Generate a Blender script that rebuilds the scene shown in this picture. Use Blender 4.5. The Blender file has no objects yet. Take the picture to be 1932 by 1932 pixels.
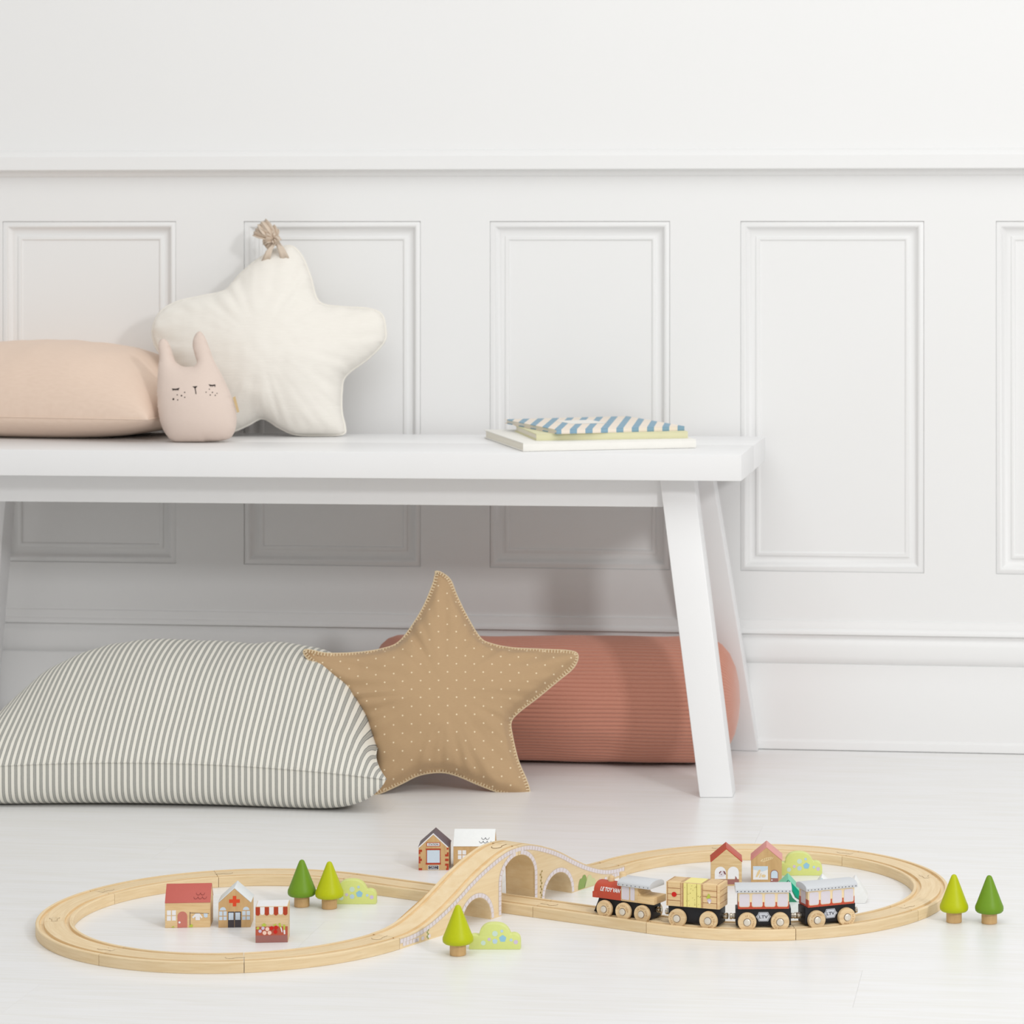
import bpy, bmesh, math, random
import numpy as np
from mathutils import Vector, Matrix, noise as mnoise

random.seed(4); np.random.seed(4)
S = bpy.context.scene
COL = S.collection
PI = math.pi

# ------------------------------------------------------------------ camera
F, YH, XP, H = 5540.0, 430.0, 1380.0, 0.767      # focal length (px of 1932), horizon row, principal column, eye height (m)
YAW = math.radians(6.33)                         # camera turned left of the wall's normal
RGT = Vector((math.cos(YAW), math.sin(YAW), 0)); FWD = Vector((-math.sin(YAW), math.cos(YAW), 0))
cam = bpy.data.cameras.new('camera'); cam_o = bpy.data.objects.new('camera', cam); COL.objects.link(cam_o)
cam_o.location = (0, 0, H); cam_o.rotation_euler = (PI/2, 0, YAW)
cam.sensor_width = 36; cam.lens = F/1932*36
cam.shift_x = (966-XP)/1932; cam.shift_y = -(966-YH)/1932
cam.clip_start = 0.05; cam.clip_end = 100
cam.dof.use_dof = True; cam.dof.focus_distance = 3.35; cam.dof.aperture_fstop = 14
S.camera = cam_o

# ------------------------------------------------------------------ light
W = bpy.data.worlds.new('room_light'); S.world = W; W.use_nodes = True
bg = W.node_tree.nodes['Background']; bg.inputs[0].default_value = (1.0, 0.97, 0.93, 1); bg.inputs[1].default_value = 0.57
def area(name, cam_xyz, target, size, power, color=(1, 1, 1)):
    L = bpy.data.lights.new(name, 'AREA'); L.shape = 'RECTANGLE'; L.size, L.size_y = size; L.energy = power; L.color = color
    o = bpy.data.objects.new(name, L); COL.objects.link(o)
    p = RGT*cam_xyz[0]+FWD*cam_xyz[1]+Vector((0, 0, cam_xyz[2])); t = RGT*target[0]+FWD*target[1]+Vector((0, 0, target[2]))
    o.location = p; o.rotation_euler = (t-p).to_track_quat('-Z', 'Y').to_euler()
    return o
area('ceiling_softbox', (.2, 2.1, 2.75), (0, 3.7, .2), (3.4, 2.2), 42, (.965, .995, 1))
area('window_softbox', (1.9, .4, 1.85), (-.1, 4.1, .35), (.35, .35), 42, (1, 1, 1))
vs = S.view_settings; vs.view_transform = 'Standard'; vs.look = 'None'; vs.exposure = -0.06; vs.gamma = 1; vs.use_curve_mapping = False

# ------------------------------------------------------------------ pixel -> place helpers
CAM = Vector((0, 0, H))
def ray(px, py): return RGT*((px-XP)/F)+FWD+Vector((0, 0, -(py-YH)/F))
def Pz(px, py, z=0.0):
    r = ray(px, py); return CAM+r*((z-H)/r.z)
def Pd(px, py, d): return CAM+ray(px, py)*d
def Py(px, py, y):
    r = ray(px, py); return CAM+r*(y/r.y)
def Pplane(px, py, o, n):
    r = ray(px, py); return CAM+r*((o-CAM).dot(n)/r.dot(n))
def C2W(a, d, z=0.0): return RGT*a+FWD*d+Vector((0, 0, z))
def proj(p):
    v = p-CAM; d = v.dot(FWD); return XP+F*v.dot(RGT)/d, YH-F*v.z/d

# ------------------------------------------------------------------ materials
def lin(c):
    out = []
    for v in c:
        v /= 255.0
        out.append(v/12.92 if v <= .04045 else ((v+.055)/1.055)**2.4)
    return (*out, 1)
def nodes(name):
    m = bpy.data.materials.new(name); m.use_nodes = True; nt = m.node_tree
    return m, nt, nt.nodes['Principled BSDF']
def N(nt, t, **kw):
    n = nt.nodes.new(t)
    for k, v in kw.items(): setattr(n, k, v)
    return n
def paint(name, rgb, rough=.5, var=.03, scale=60, bump=.0, metal=0, spec=.3):
    """painted or plain surface: slight colour mottling and optional fine relief"""
    m, nt, b = nodes(name); lk = nt.links.new
    tc = N(nt, 'ShaderNodeTexCoord'); nz = N(nt, 'ShaderNodeTexNoise'); nz.inputs['Scale'].default_value = scale; nz.inputs['Detail'].default_value = 3
    lk(tc.outputs['Object'], nz.inputs['Vector'])
    mx = N(nt, 'ShaderNodeMix', data_type='RGBA'); c = lin(rgb)
    mx.inputs[6].default_value = tuple(max(0, x*(1-var)) for x in c[:3])+(1,)
    mx.inputs[7].default_value = tuple(min(1, x*(1+var)) for x in c[:3])+(1,)
    lk(nz.outputs['Fac'], mx.inputs[0]); lk(mx.outputs[2], b.inputs['Base Color'])
    b.inputs['Roughness'].default_value = rough; b.inputs['Metallic'].default_value = metal; b.inputs['Specular IOR Level'].default_value = spec
    if bump:
        bp = N(nt, 'ShaderNodeBump'); bp.inputs['Strength'].default_value = .4; bp.inputs['Distance'].default_value = bump
        n2 = N(nt, 'ShaderNodeTexNoise'); n2.inputs['Scale'].default_value = scale*4; lk(tc.outputs['Object'], n2.inputs['Vector'])
        lk(n2.outputs['Fac'], bp.inputs['Height']); lk(bp.outputs[0], b.inputs['Normal'])
    return m
def wood(name, light, dark, coord='Object', stretch=(12, 260, 260), rough=.5, fleck=.35):
    m, nt, b = nodes(name); lk = nt.links.new
    tc = N(nt, 'ShaderNodeTexCoord'); oi = N(nt, 'ShaderNodeObjectInfo')
    ad = N(nt, 'ShaderNodeVectorMath', operation='ADD'); cx = N(nt, 'ShaderNodeCombineXYZ')
    lk(oi.outputs['Random'], cx.inputs[0]); lk(oi.outputs['Random'], cx.inputs[1])
    lk(tc.outputs[coord], ad.inputs[0]); lk(cx.outputs[0], ad.inputs[1])
    mp = N(nt, 'ShaderNodeMapping'); mp.inputs['Scale'].default_value = stretch; lk(ad.outputs[0], mp.inputs['Vector'])
    nz = N(nt, 'ShaderNodeTexNoise'); nz.inputs['Scale'].default_value = 1; nz.inputs['Detail'].default_value = 4; nz.inputs['Distortion'].default_value = .6
    lk(mp.outputs[0], nz.inputs['Vector'])
    mp2 = N(nt, 'ShaderNodeMapping'); mp2.inputs['Scale'].default_value = tuple(s*4 for s in stretch); lk(ad.outputs[0], mp2.inputs['Vector'])
    n2 = N(nt, 'ShaderNodeTexNoise'); n2.inputs['Scale'].default_value = 1; lk(mp2.outputs[0], n2.inputs['Vector'])
    rp = N(nt, 'ShaderNodeValToRGB'); rp.color_ramp.elements[0].position = .3; rp.color_ramp.elements[1].position = .7
    rp.color_ramp.elements[0].color = lin(dark); rp.color_ramp.elements[1].color = lin(light); lk(nz.outputs['Fac'], rp.inputs[0])
    fr = N(nt, 'ShaderNodeMapRange'); fr.inputs[1].default_value = .62; fr.inputs[2].default_value = .75; fr.inputs[3].default_value = 0; fr.inputs[4].default_value = fleck
    lk(n2.outputs['Fac'], fr.inputs[0])
    mx = N(nt, 'ShaderNodeMix', data_type='RGBA'); mx.inputs[7].default_value = tuple(x*.62 for x in lin(dark)[:3])+(1,)
    lk(fr.outputs[0], mx.inputs[0]); lk(rp.outputs[0], mx.inputs[6])
    hv = N(nt, 'ShaderNodeHueSaturation'); mr = N(nt, 'ShaderNodeMapRange'); mr.inputs[3].default_value = .93; mr.inputs[4].default_value = 1.06
    lk(oi.outputs['Random'], mr.inputs[0]); lk(mr.outputs[0], hv.inputs['Value']); lk(mx.outputs[2], hv.inputs['Color'])
    lk(hv.outputs[0], b.inputs['Base Color']); b.inputs['Roughness'].default_value = rough; b.inputs['Specular IOR Level'].default_value = .35
    return m
def cloth(name, rgb, rgb2=None, scale=900, bump=.0004, sheen=.15):
    m, nt, b = nodes(name); lk = nt.links.new
    uv = N(nt, 'ShaderNodeTexCoord')
    w1 = N(nt, 'ShaderNodeTexNoise'); w1.inputs['Scale'].default_value = 1
    mp = N(nt, 'ShaderNodeMapping'); mp.inputs['Scale'].default_value = (scale*.12, scale, scale); lk(uv.outputs['UV'], mp.inputs['Vector']); lk(mp.outputs[0], w1.inputs['Vector'])
    mx = N(nt, 'ShaderNodeMix', data_type='RGBA'); c = lin(rgb); c2 = lin(rgb2) if rgb2 else tuple(x*.94 for x in c[:3])+(1,)
    mx.inputs[6].default_value = c2; mx.inputs[7].default_value = c; lk(w1.outputs['Fac'], mx.inputs[0])
    lk(mx.outputs[2], b.inputs['Base Color']); b.inputs['Roughness'].default_value = .9; b.inputs['Specular IOR Level'].default_value = .1
    b.inputs['Sheen Weight'].default_value = sheen
    bp = N(nt, 'ShaderNodeBump'); bp.inputs['Strength'].default_value = .35; bp.inputs['Distance'].default_value = bump
    lk(w1.outputs['Fac'], bp.inputs['Height']); lk(bp.outputs[0], b.inputs['Normal'])
    return m, nt, b, mx, uv

M = {}
M['wall'] = paint('white_wall_paint', (238, 238, 238), .45, .008, 6, .00004)
M['joinery'] = paint('white_joinery_paint', (238, 238, 238), .4, .008, 8)
M['bench'] = paint('white_bench_paint', (238, 238, 239), .38, .012, 14, .0001)
M['beech_uv'] = wood('beech_track_wood', (236, 214, 176), (224, 197, 153), 'UV', (22, 300, 1))
M['beech'] = wood('beech_toy_wood', (230, 202, 156), (216, 182, 132), 'Object', (30, 60, 420))
M['beech_dark'] = wood('beech_house_wood', (214, 178, 128), (200, 162, 112), 'Object', (160, 60, 30), fleck=.15)
M['beech_pale'] = wood('beech_pale_wood', (232, 208, 168), (214, 182, 136), 'Object', (30, 60, 400), fleck=.2)
M['beech_bridge'] = wood('beech_bridge_wood', (236, 215, 178), (228, 202, 159), 'Object', (16, 60, 200), fleck=.15)
M['gap'] = paint('dark_joint', (140, 102, 62), .8)
for k, c in dict(red_roof=(193, 98, 88), ice_white=(226, 231, 233), pure_white=(236, 235, 237), red=(192, 78, 56), cream=(240, 217, 176),
                 brick=(178, 66, 40), slate=(104, 92, 100), pane_blue=(205, 219, 233), lavender=(219, 212, 219), door_pink=(202, 126, 112),
                 charcoal=(74, 68, 72), black=(30, 31, 36), roof_grey=(206, 209, 213), badge=(205, 210, 220), ink=(52, 54, 66),
                 leaf=(186, 199, 76), bush=(217, 225, 140), pine=(112, 150, 34), lime=(184, 192, 8), teal=(0, 160, 128), mint=(118, 205, 172),
                 deep_green=(52, 134, 104), ice_blue=(205, 230, 236), snow=(238, 240, 240), sky=(150, 200, 226), pale_blue=(190, 214, 232),
                 lilac=(210, 196, 220), wash=(205, 226, 214), hay=(238, 226, 142), hay_dark=(140, 118, 40), crate_line=(150, 82, 40), apple=(204, 34, 24),
                 pinkroof=(222, 152, 146), rosepaint=(217, 150, 142), mauve=(160, 108, 102), terracotta_print=(186, 92, 70), onion=(244, 208, 190),
                 ivy=(150, 132, 62), bush_print=(140, 164, 92), bush_print2=(206, 208, 160), label_tan=(206, 180, 136), wheeltext=(176, 122, 66),
                 dogbrown=(128, 82, 84), bread=(232, 206, 160), red_cross=(224, 78, 42), tooth=(98, 76, 70)).items():
    M[k] = paint(k+'_paint', c, .45, .03, 300)
M['pink_tile'] = M['rosepaint']
M['steel'] = paint('nickel_plated_steel', (200, 192, 178), .22, .02, 200, 0, 1.0)
M['axle'] = paint('satin_axle_metal', (225, 218, 205), .35, .02, 300, 0, .35)

# white laminate floor: long soft grain streaks and cathedral figure
def floor_mat():
    m, nt, b = nodes('white_oak_laminate'); lk = nt.links.new
    tc = N(nt, 'ShaderNodeTexCoord'); oi = N(nt, 'ShaderNodeObjectInfo')
    cx = N(nt, 'ShaderNodeCombineXYZ'); ml = N(nt, 'ShaderNodeMath', operation='MULTIPLY'); ml.inputs[1].default_value = 37
    lk(oi.outputs['Random'], ml.inputs[0]); lk(ml.outputs[0], cx.inputs[0]); lk(ml.outputs[0], cx.inputs[1])
    ad = N(nt, 'ShaderNodeVectorMath', operation='ADD'); lk(tc.outputs['Object'], ad.inputs[0]); lk(cx.outputs[0], ad.inputs[1])
    mp = N(nt, 'ShaderNodeMapping'); mp.inputs['Scale'].default_value = (2.2, 20, 1); lk(ad.outputs[0], mp.inputs['Vector'])
    wv = N(nt, 'ShaderNodeTexNoise'); wv.inputs['Scale'].default_value = 1; wv.inputs['Detail'].default_value = 2; wv.inputs['Distortion'].default_value = .8; lk(mp.outputs[0], wv.inputs['Vector'])
    # growth-ring contours from the broad noise
    k = N(nt, 'ShaderNodeMath', operation='MULTIPLY'); k.inputs[1].default_value = 26; lk(wv.outputs['Fac'], k.inputs[0])
    sn = N(nt, 'ShaderNodeMath', operation='SINE'); lk(k.outputs[0], sn.inputs[0])
    mp2 = N(nt, 'ShaderNodeMapping'); mp2.inputs['Scale'].default_value = (9, 300, 1); lk(ad.outputs[0], mp2.inputs['Vector'])
    fn = N(nt, 'ShaderNodeTexNoise'); fn.inputs['Scale'].default_value = 1; fn.inputs['Detail'].default_value = 3; lk(mp2.outputs[0], fn.inputs['Vector'])
    s2 = N(nt, 'ShaderNodeMath', operation='MULTIPLY_ADD'); s2.inputs[1].default_value = .07; s2.inputs[2].default_value = 0; lk(sn.outputs[0], s2.inputs[0])
    sm = N(nt, 'ShaderNodeMath', operation='ADD'); lk(s2.outputs[0], sm.inputs[0]); lk(fn.outputs['Fac'], sm.inputs[1])
    rp = N(nt, 'ShaderNodeValToRGB'); rp.color_ramp.elements[0].position = .28; rp.color_ramp.elements[1].position = .62
    rp.color_ramp.elements[0].color = lin((231, 230, 227)); rp.color_ramp.elements[1].color = lin((237, 237, 238)); lk(sm.outputs[0], rp.inputs[0])
    lk(rp.outputs[0], b.inputs['Base Color']); b.inputs['Roughness'].default_value = .32; b.inputs['Specular IOR Level'].default_value = .4
    bp = N(nt, 'ShaderNodeBump'); bp.inputs['Strength'].default_value = .12; bp.inputs['Distance'].default_value = .0003; lk(sm.outputs[0], bp.inputs['Height']); lk(bp.outputs[0], b.inputs['Normal'])
    return m
M['floor'] = floor_mat()

# ------------------------------------------------------------------ object helpers
def link(name, me, mat, parent=None):
    o = bpy.data.objects.new(name, me); COL.objects.link(o)
    if mat: me.materials.append(M[mat] if isinstance(mat, str) else mat)
    if parent: o.parent = parent
    return o
def smooth(me, ang=35):
    me.polygons.foreach_set('use_smooth', [True]*len(me.polygons)); me.set_sharp_from_angle(angle=math.radians(ang))
def mesh(name, verts, faces, mat, parent=None, uv=None, sm=None):
    me = bpy.data.meshes.new(name); me.from_pydata([tuple(v) for v in verts], [], faces); me.update()
    if uv is not None:
        l = me.uv_layers.new(name='UVMap'); vi = np.empty(len(me.loops), int); me.loops.foreach_get('vertex_index', vi)
        l.data.foreach_set('uv', np.asarray(uv, float)[vi].ravel())
    if sm: smooth(me, sm)
    return link(name, me, mat, parent)
def from_bm(name, bm, mat, parent=None, sm=35):
    bmesh.ops.recalc_face_normals(bm, faces=bm.faces)
    me = bpy.data.meshes.new(name); bm.to_mesh(me); bm.free()
    if sm: smooth(me, sm)
    return link(name, me, mat, parent)
def bevel(bm, w, seg=2, ang=30):
    es = [e for e in bm.edges if len(e.link_faces) == 2 and e.calc_face_angle(0) > math.radians(ang)]
    if w > 0 and es: bmesh.ops.bevel(bm, geom=es, offset=w, segments=seg, affect='EDGES', profile=.6, clamp_overlap=True)
def hexa_bm(p, bv=0):           # p: 8 points, bottom 4 then top 4
    bm = bmesh.new(); v = [bm.verts.new(q) for q in p]
    for f in ((3, 2, 1, 0), (4, 5, 6, 7), (0, 1, 5, 4), (1, 2, 6, 5), (2, 3, 7, 6), (3, 0, 4, 7)): bm.faces.new([v[i] for i in f])
    bmesh.ops.recalc_face_normals(bm, faces=bm.faces)
    bevel(bm, bv); return bm
def box(name, x0, x1, y0, y1, z0, z1, mat, parent=None, bv=.0006):
    return from_bm(name, hexa_bm([(x0, y0, z0), (x1, y0, z0), (x1, y1, z0), (x0, y1, z0), (x0, y0, z1), (x1, y0, z1), (x1, y1, z1), (x0, y1, z1)], bv), mat, parent, 18)
def prism(name, poly, a0, a1, mat, parent=None, bv=.0006, axis='y', sm=18):
    """polygon (x,z) pushed along y, or polygon (y,z) pushed along x"""
    bm = bmesh.new()
    mk = (lambda p, a: (p[0], a, p[1])) if axis == 'y' else (lambda p, a: (a, p[0], p[1]))
    v0 = [bm.verts.new(mk(p, a0)) for p in poly]; v1 = [bm.verts.new(mk(p, a1)) for p in poly]; n = len(poly)
    bm.faces.new(v0); bm.faces.new(v1[::-1])
    for i in range(n): bm.faces.new((v0[i], v1[i], v1[(i+1) % n], v0[(i+1) % n]))
    bmesh.ops.recalc_face_normals(bm, faces=bm.faces); bevel(bm, bv)
    return from_bm(name, bm, mat, parent, sm)
def lathe(name, prof, mat, parent=None, seg=32, axis='z', center=(0, 0, 0), sm=40):
    vs, fs = [], []
    for r, h in prof:
        for k in range(seg):
            a = 2*PI*k/seg; c, s = r*math.cos(a), r*math.sin(a)
            p = (c, s, h) if axis == 'z' else ((c, h, s) if axis == 'y' else (h, c, s))
            vs.append((p[0]+center[0], p[1]+center[1], p[2]+center[2]))
    for i in range(len(prof)-1):
        for k in range(seg): fs.append((i*seg+k, i*seg+(k+1) % seg, (i+1)*seg+(k+1) % seg, (i+1)*seg+k))
    fs.append(tuple(range(seg))[::-1]); fs.append(tuple((len(prof)-1)*seg+k for k in range(seg)))
    bm = bmesh.new(); bv_ = [bm.verts.new(v) for v in vs]
    for f in fs: bm.faces.new([bv_[i] for i in f])
    return from_bm(name, bm, mat, parent, sm)
def decal(name, polys, mat, parent, y, up=0):
    """flat print: polygons (x,z) on the plane y, facing -y"""
    vs, fs = [], []
    for p in polys:
        a = sum(p[i][0]*p[(i+1) % len(p)][1]-p[(i+1) % len(p)][0]*p[i][1] for i in range(len(p)))
        if a < 0: p = p[::-1]
        b = len(vs); vs += [(q[0], y-.00012*(1+up), q[1]) for q in p]; fs.append(tuple(range(b, b+len(p))))
    return mesh(name, vs, fs, mat, parent)
def rect(x0, z0, x1, z1): return [(x0, z0), (x1, z0), (x1, z1), (x0, z1)]
def disc(x, z, r, n=14, ry=None): return [(x+r*math.cos(2*PI*i/n), z+(ry or r)*math.sin(2*PI*i/n)) for i in range(n)]
def arch(x0, x1, z0, z1, n=10):
    r = (x1-x0)/2; c = (x0+x1)/2; zs = z1-r
    return [(x0, z0), (x1, z0)]+[(c+r*math.cos(PI*i/n), zs+r*math.sin(PI*i/n)) for i in range(n+1)]
def rrect(x0, z0, x1, z1, r, n=4, top=True):
    out = []
    for cx, cz, a0, do in ((x1-r, z1-r, 0, top), (x0+r, z1-r, 90, top), (x0+r, z0+r, 180, True), (x1-r, z0+r, 270, True)):
        if do: out += [(cx+r*math.cos(math.radians(a0+90*i/n)), cz+r*math.sin(math.radians(a0+90*i/n))) for i in range(n+1)]
        else: out.append((cx+(r if a0 in (0, 270) else -r), cz+(r if a0 < 180 else -r)))
    return out
def thing(name, label, cat, loc, rot=0, group=None):
    o = bpy.data.objects.new(name, None); COL.objects.link(o); o.location = loc; o.rotation_euler = (0, 0, rot); o.empty_display_size = .02
    o['label'] = label; o['category'] = cat
    if group: o['group'] = group
    return o
def tag(o, label, cat, group=None):
    o['label'] = label; o['category'] = cat
    if group: o['group'] = group
    return o
def struct(o): o['kind'] = 'structure'; return o
def text_mesh(s, size, bold=0.0, shear=0.0, width=None, space=1.0):
    """lettering as mesh points (x,z) centred on the origin"""
    c = bpy.data.curves.new('lettering', 'FONT'); c.body = s; c.size = size; c.align_x = 'CENTER'; c.align_y = 'CENTER'; c.offset = bold; c.shear = shear; c.resolution_u = 2; c.space_character = space
    o = bpy.data.objects.new('lettering', c); COL.objects.link(o)
    me = bpy.data.meshes.new_from_object(o.evaluated_get(bpy.context.evaluated_depsgraph_get()))
    bpy.data.objects.remove(o); bpy.data.curves.remove(c)
    v = np.empty(len(me.vertices)*3); me.vertices.foreach_get('co', v); v = v.reshape(-1, 3)[:, :2]
    f = [tuple(p.vertices) for p in me.polygons]; bpy.data.meshes.remove(me)
    if len(v):
        v = v-(v.max(0)+v.min(0))/2
        if width: v[:, 0] *= width/(v[:, 0].max()-v[:, 0].min())
    return v, f
def text(name, s, size, mat, parent, x, z, y, up=1, **kw):
    v, f = text_mesh(s, size, **kw)
    return mesh(name, [(a+x, y-.00012*(1+up), b+z) for a, b in v], f, mat, parent)

def catmull(pts, n, closed=True):
    P = np.array(pts, float); k = len(P); out = []
    segs = k if closed else k-1
    for i in range(segs):
        p0, p1, p2, p3 = (P[(i+j-1) % k] if closed else P[min(max(i+j-1, 0), k-1)] for j in range(4))
        m = max(2, int(round(n/segs)))
        for t in np.linspace(0, 1, m, endpoint=False):
            out.append(.5*((2*p1)+(-p0+p2)*t+(2*p0-5*p1+4*p2-p3)*t*t+(-p0+3*p1-3*p2+p3)*t**3))
    return np.array(out)

# ================================================================== SETTING
WB = Pz(1427, 1413.4, 0).y                  # front foot of the baseboard
YF = WB+.020                                # plane of the wainscot frame
ZT = H-(417.3-YH)*0.0                        # replaced below
def wz(py, px=1350): return Py(px, py, YF).z
z_pt, z_pb = wz(417.3), wz(1076.5)          # panel opening top / bottom
edges = [(460, 792), (924, 1265), (1397, 1744)]
ex = [(Py(a, 417, YF).x, Py(b, 417, YF).x) for a, b in edges]
period = (ex[2][0]-ex[0][0])/2; pw = sum(b-a for a, b in ex)/3; x0 = ex[0][0]
panels = [(x0+period*k, x0+period*k+pw) for k in range(-4, 7)]
XL, XR = panels[0][0]-.12, panels[-1][1]+.12
z_rail0, z_rail1, z_rail2 = wz(331), wz(320), wz(291)
# frame board with openings, plus the plain wall above
vs_, fs_ = [], []
def quad(x0, x1, z0, z1, y=YF):
    b = len(vs_); vs_.extend([(x0, y, z0), (x1, y, z0), (x1, y, z1), (x0, y, z1)]); fs_.append((b, b+1, b+2, b+3))
quad(XL, XR, 0, z_pb); quad(XL, XR, z_pt, 2.6)
xs = [XL]+[v for p in panels for v in p]+[XR]
for i in range(0, len(xs), 2): quad(xs[i], xs[i+1], z_pb, z_pt)
quad(XL, XR, 0, 2.6, YF+.06)
for a, b in panels:      # reveals of the openings
    q = [(a, z_pb), (b, z_pb), (b, z_pt), (a, z_pt)]
    for i in range(4):
        (xa, za), (xb, zb) = q[i], q[(i+1) % 4]; k = len(vs_)
        vs_.extend([(xa, YF, za), (xb, YF, zb), (xb, YF+.014, zb), (xa, YF+.014, za)]); fs_.append((k, k+1, k+2, k+3))
wall = struct(mesh('wall_back', vs_, fs_, 'wall'))
# moulding: (inset from opening edge, depth behind the frame face)
MP = [(.0, .0030), (.0007, .0030), (.0007, .0018), (.003, .0008), (.0055, -.0002), (.008, .0008), (.0095, .003), (.0115, .0062), (.0145, .0086), (.0185, .0096),
      (.022, .009), (.0225, .0072), (.025, .0064), (.0275, .0072), (.0283, .0085), (.0295, .0100)]
def mould(a, b, z0, z1):
    v, f = [], []
    for d, y in MP: v += [(a+d, YF+y, z0+d), (b-d, YF+y, z0+d), (b-d, YF+y, z1-d), (a+d, YF+y, z1-d)]
    for i in range(len(MP)-1):
        for k in range(4): f.append((i*4+k, i*4+(k+1) % 4, (i+1)*4+(k+1) % 4, (i+1)*4+k))
    mesh('panel_moulding', v, f, 'joinery', wall, sm=50)
    d, y = .028, .0092
    mesh('panel', [(a+d, YF+y, z0+d), (b-d, YF+y, z0+d), (b-d, YF+y, z1-d), (a+d, YF+y, z1-d)], [(0, 1, 2, 3)], 'wall', wall)
for a, b in panels: mould(a, b, z_pb, z_pt)
def strip(name, prof, xa=XL, xb=XR):
    """moulding profile (protrusion from the frame face, z) run along the wall"""
    v = [(x, YF-p, z) for x in (xa, xb) for p, z in prof]; n = len(prof)
    return struct(mesh(name, v, [(i, i+1, n+i+1, n+i) for i in range(n-1)], 'joinery', None, sm=40))
r0, r1, r2 = z_rail0, z_rail1, z_rail2
strip('trim_1', [(-.001, r0-.001), (.003, r0), (.0045, r0+.0015), (.006, r0+.004), (.009, r0+.0065), (.0125, r1-.0008), (.0125, r1), (.0205, r1), (.022, r1+.0015), (.022, r2-.002),
                 (.020, r2), (.014, r2+.0045), (.006, r2+.0075), (-.001, r2+.0085)])
b1, b2, b3, b4, b5, b6, b7 = (Py(1350, y, WB+.008).z for y in (1170, 1180, 1194, 1202, 1250, 1287, 1295))
strip('baseboard_back', [(-.001, b1+.001), (.004, b1), (.0045, b1-.003), (.0065, b2+.001), (.007, b2-.003), (.010, b2-.005), (.0115, b3+.003), (.0115, b3), (.0055, b3-.001), (.0055, b4),
                         (.009, b4-.004), (.0115, b4-.010), (.0125, b5+.012), (.011, b5+.004), (.007, b5), (.0095, b5-.001), (.0095, b6), (.0125, b7), (.0125, .015), (.0195, .012), (.020, .010), (.020, .0008)])

# floor: sub-floor slab with laminate planks
fl = struct(box('floor', XL, XR, 1.0, YF+.06, -.03, -.0012, 'floor', None, 0))
PWID = Pz(1628, 1830.7).y-Pz(1608, 1901).y
ya = Pz(1628, 1830.7).y; seam_x = Pz(1618, 1866).x
rows = []; y = ya
while y < YF+.02: rows.append((y, min(y+PWID, YF+.03))); y += PWID
y = ya
while y > 2.0: rows.append((y-PWID, y)); y -= PWID
offs = [0.0, .61, .27, .88, .45, 1.02, .15, .72, .37, .95, .53, .08, .8, .3]
rows.sort()
PL = 1.285
pk = {}
for i, (a, b) in enumerate(rows):
    st = seam_x+ (0 if abs(b-ya) < 1e-6 else offs[i % len(offs)]+.31)
    st -= PL*math.ceil((st-XL)/PL)
    x = st
    while x < XR:
        xa, xb = max(x, XL), min(x+PL, XR)
        if xb-xa > .02:
            g = .00006
            box('plank', xa+g, xb-g, a+g, b-g, -.0010, 0, 'floor', fl, 0)
        x += PL

# ================================================================== BENCH
BA = YAW-math.radians(5.1)                  # direction of the bench front relative to the wall
hs = .46
fr = Pz(1399, 857.7, hs)                    # front right top corner of the seat
bk = Pz(1444, 823.5, hs)
ux = Vector((math.cos(BA), math.sin(BA), 0)); uy = Vector((-math.sin(BA), math.cos(BA), 0))
SD = (bk-fr).dot(uy); skew = (bk-fr).dot(ux)
BL = 1.222
bench = thing('bench', 'long white painted wooden bench with splayed legs standing against the panelled wall', 'bench', (fr.x, fr.y, 0), BA)
st = hs-(H-(908.1-YH)*((fr-CAM).dot(FWD))/F)
st = max(.03, min(.05, st))
g = .0008; hd = SD*.5
def sk(y): return skew*y/SD
for ya_, yb_ in ((0, hd-g/2), (hd+g/2, SD)):
    from_bm('seat_board', hexa_bm([(-BL, ya_, hs-st), (sk(ya_), ya_, hs-st), (sk(yb_), yb_, hs-st), (-BL, yb_, hs-st), (-BL, ya_, hs), (sk(ya_), ya_, hs), (sk(yb_), yb_, hs), (-BL, yb_, hs)], .0018), 'bench', bench, 18)
def BLoc(p): d = p-Vector((fr.x, fr.y, 0)); return Vector((d.dot(ux), d.dot(uy), d.z))
fo0 = BLoc(Pz(1320, 1505, 0)); fo1 = BLoc(Pz(1383, 1505, 0))
zt = hs-st
dtop = (fr-CAM).dot(FWD)+.060
t0 = BLoc(Pd(1245, 908, dtop)); t1 = BLoc(Pd(1310, 908, dtop))
def ext(b, t): k = (zt-b.z)/(t.z-b.z); return b+(t-b)*k
e0, e1 = ext(fo0, t0), ext(fo1, t1)
LT = .046                                   # leg thickness front to back
def leg(sx, sy):
    f = lambda p, back: Vector((p.x, p.y+(LT if back else 0), p.z))
    q = [f(fo0, 0), f(fo1, 0), f(fo1, 1), f(fo0, 1), f(e0, 0), f(e1, 0), f(e1, 1), f(e0, 1)]
    out = []
    for p in q:
        yy = p.y if sy > 0 else SD-p.y
        xx = p.x if sx > 0 else -BL-p.x
        if sx < 0: xx += .0
        out.append((xx+(sk(SD) if sy < 0 and sx > 0 else 0), yy, p.z))
    from_bm('leg', hexa_bm(out, .0022), 'bench', bench, 18)
for sx in (1, -1):
    for sy in (1, -1): leg(sx, sy)
ay = e0.y+.008
az0 = H-(958.5-YH)*((fr-CAM).dot(FWD)+.055)/F
xa0 = e0.x+.004; 
box('apron', -BL-e0.x+.001, xa0, ay, ay+.02, az0, zt-.0002, 'bench', bench, .001)
box('apron', -BL-e0.x+.001, xa0, SD-ay-.02, SD-ay, az0, zt-.0002, 'bench', bench, .001)
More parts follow.
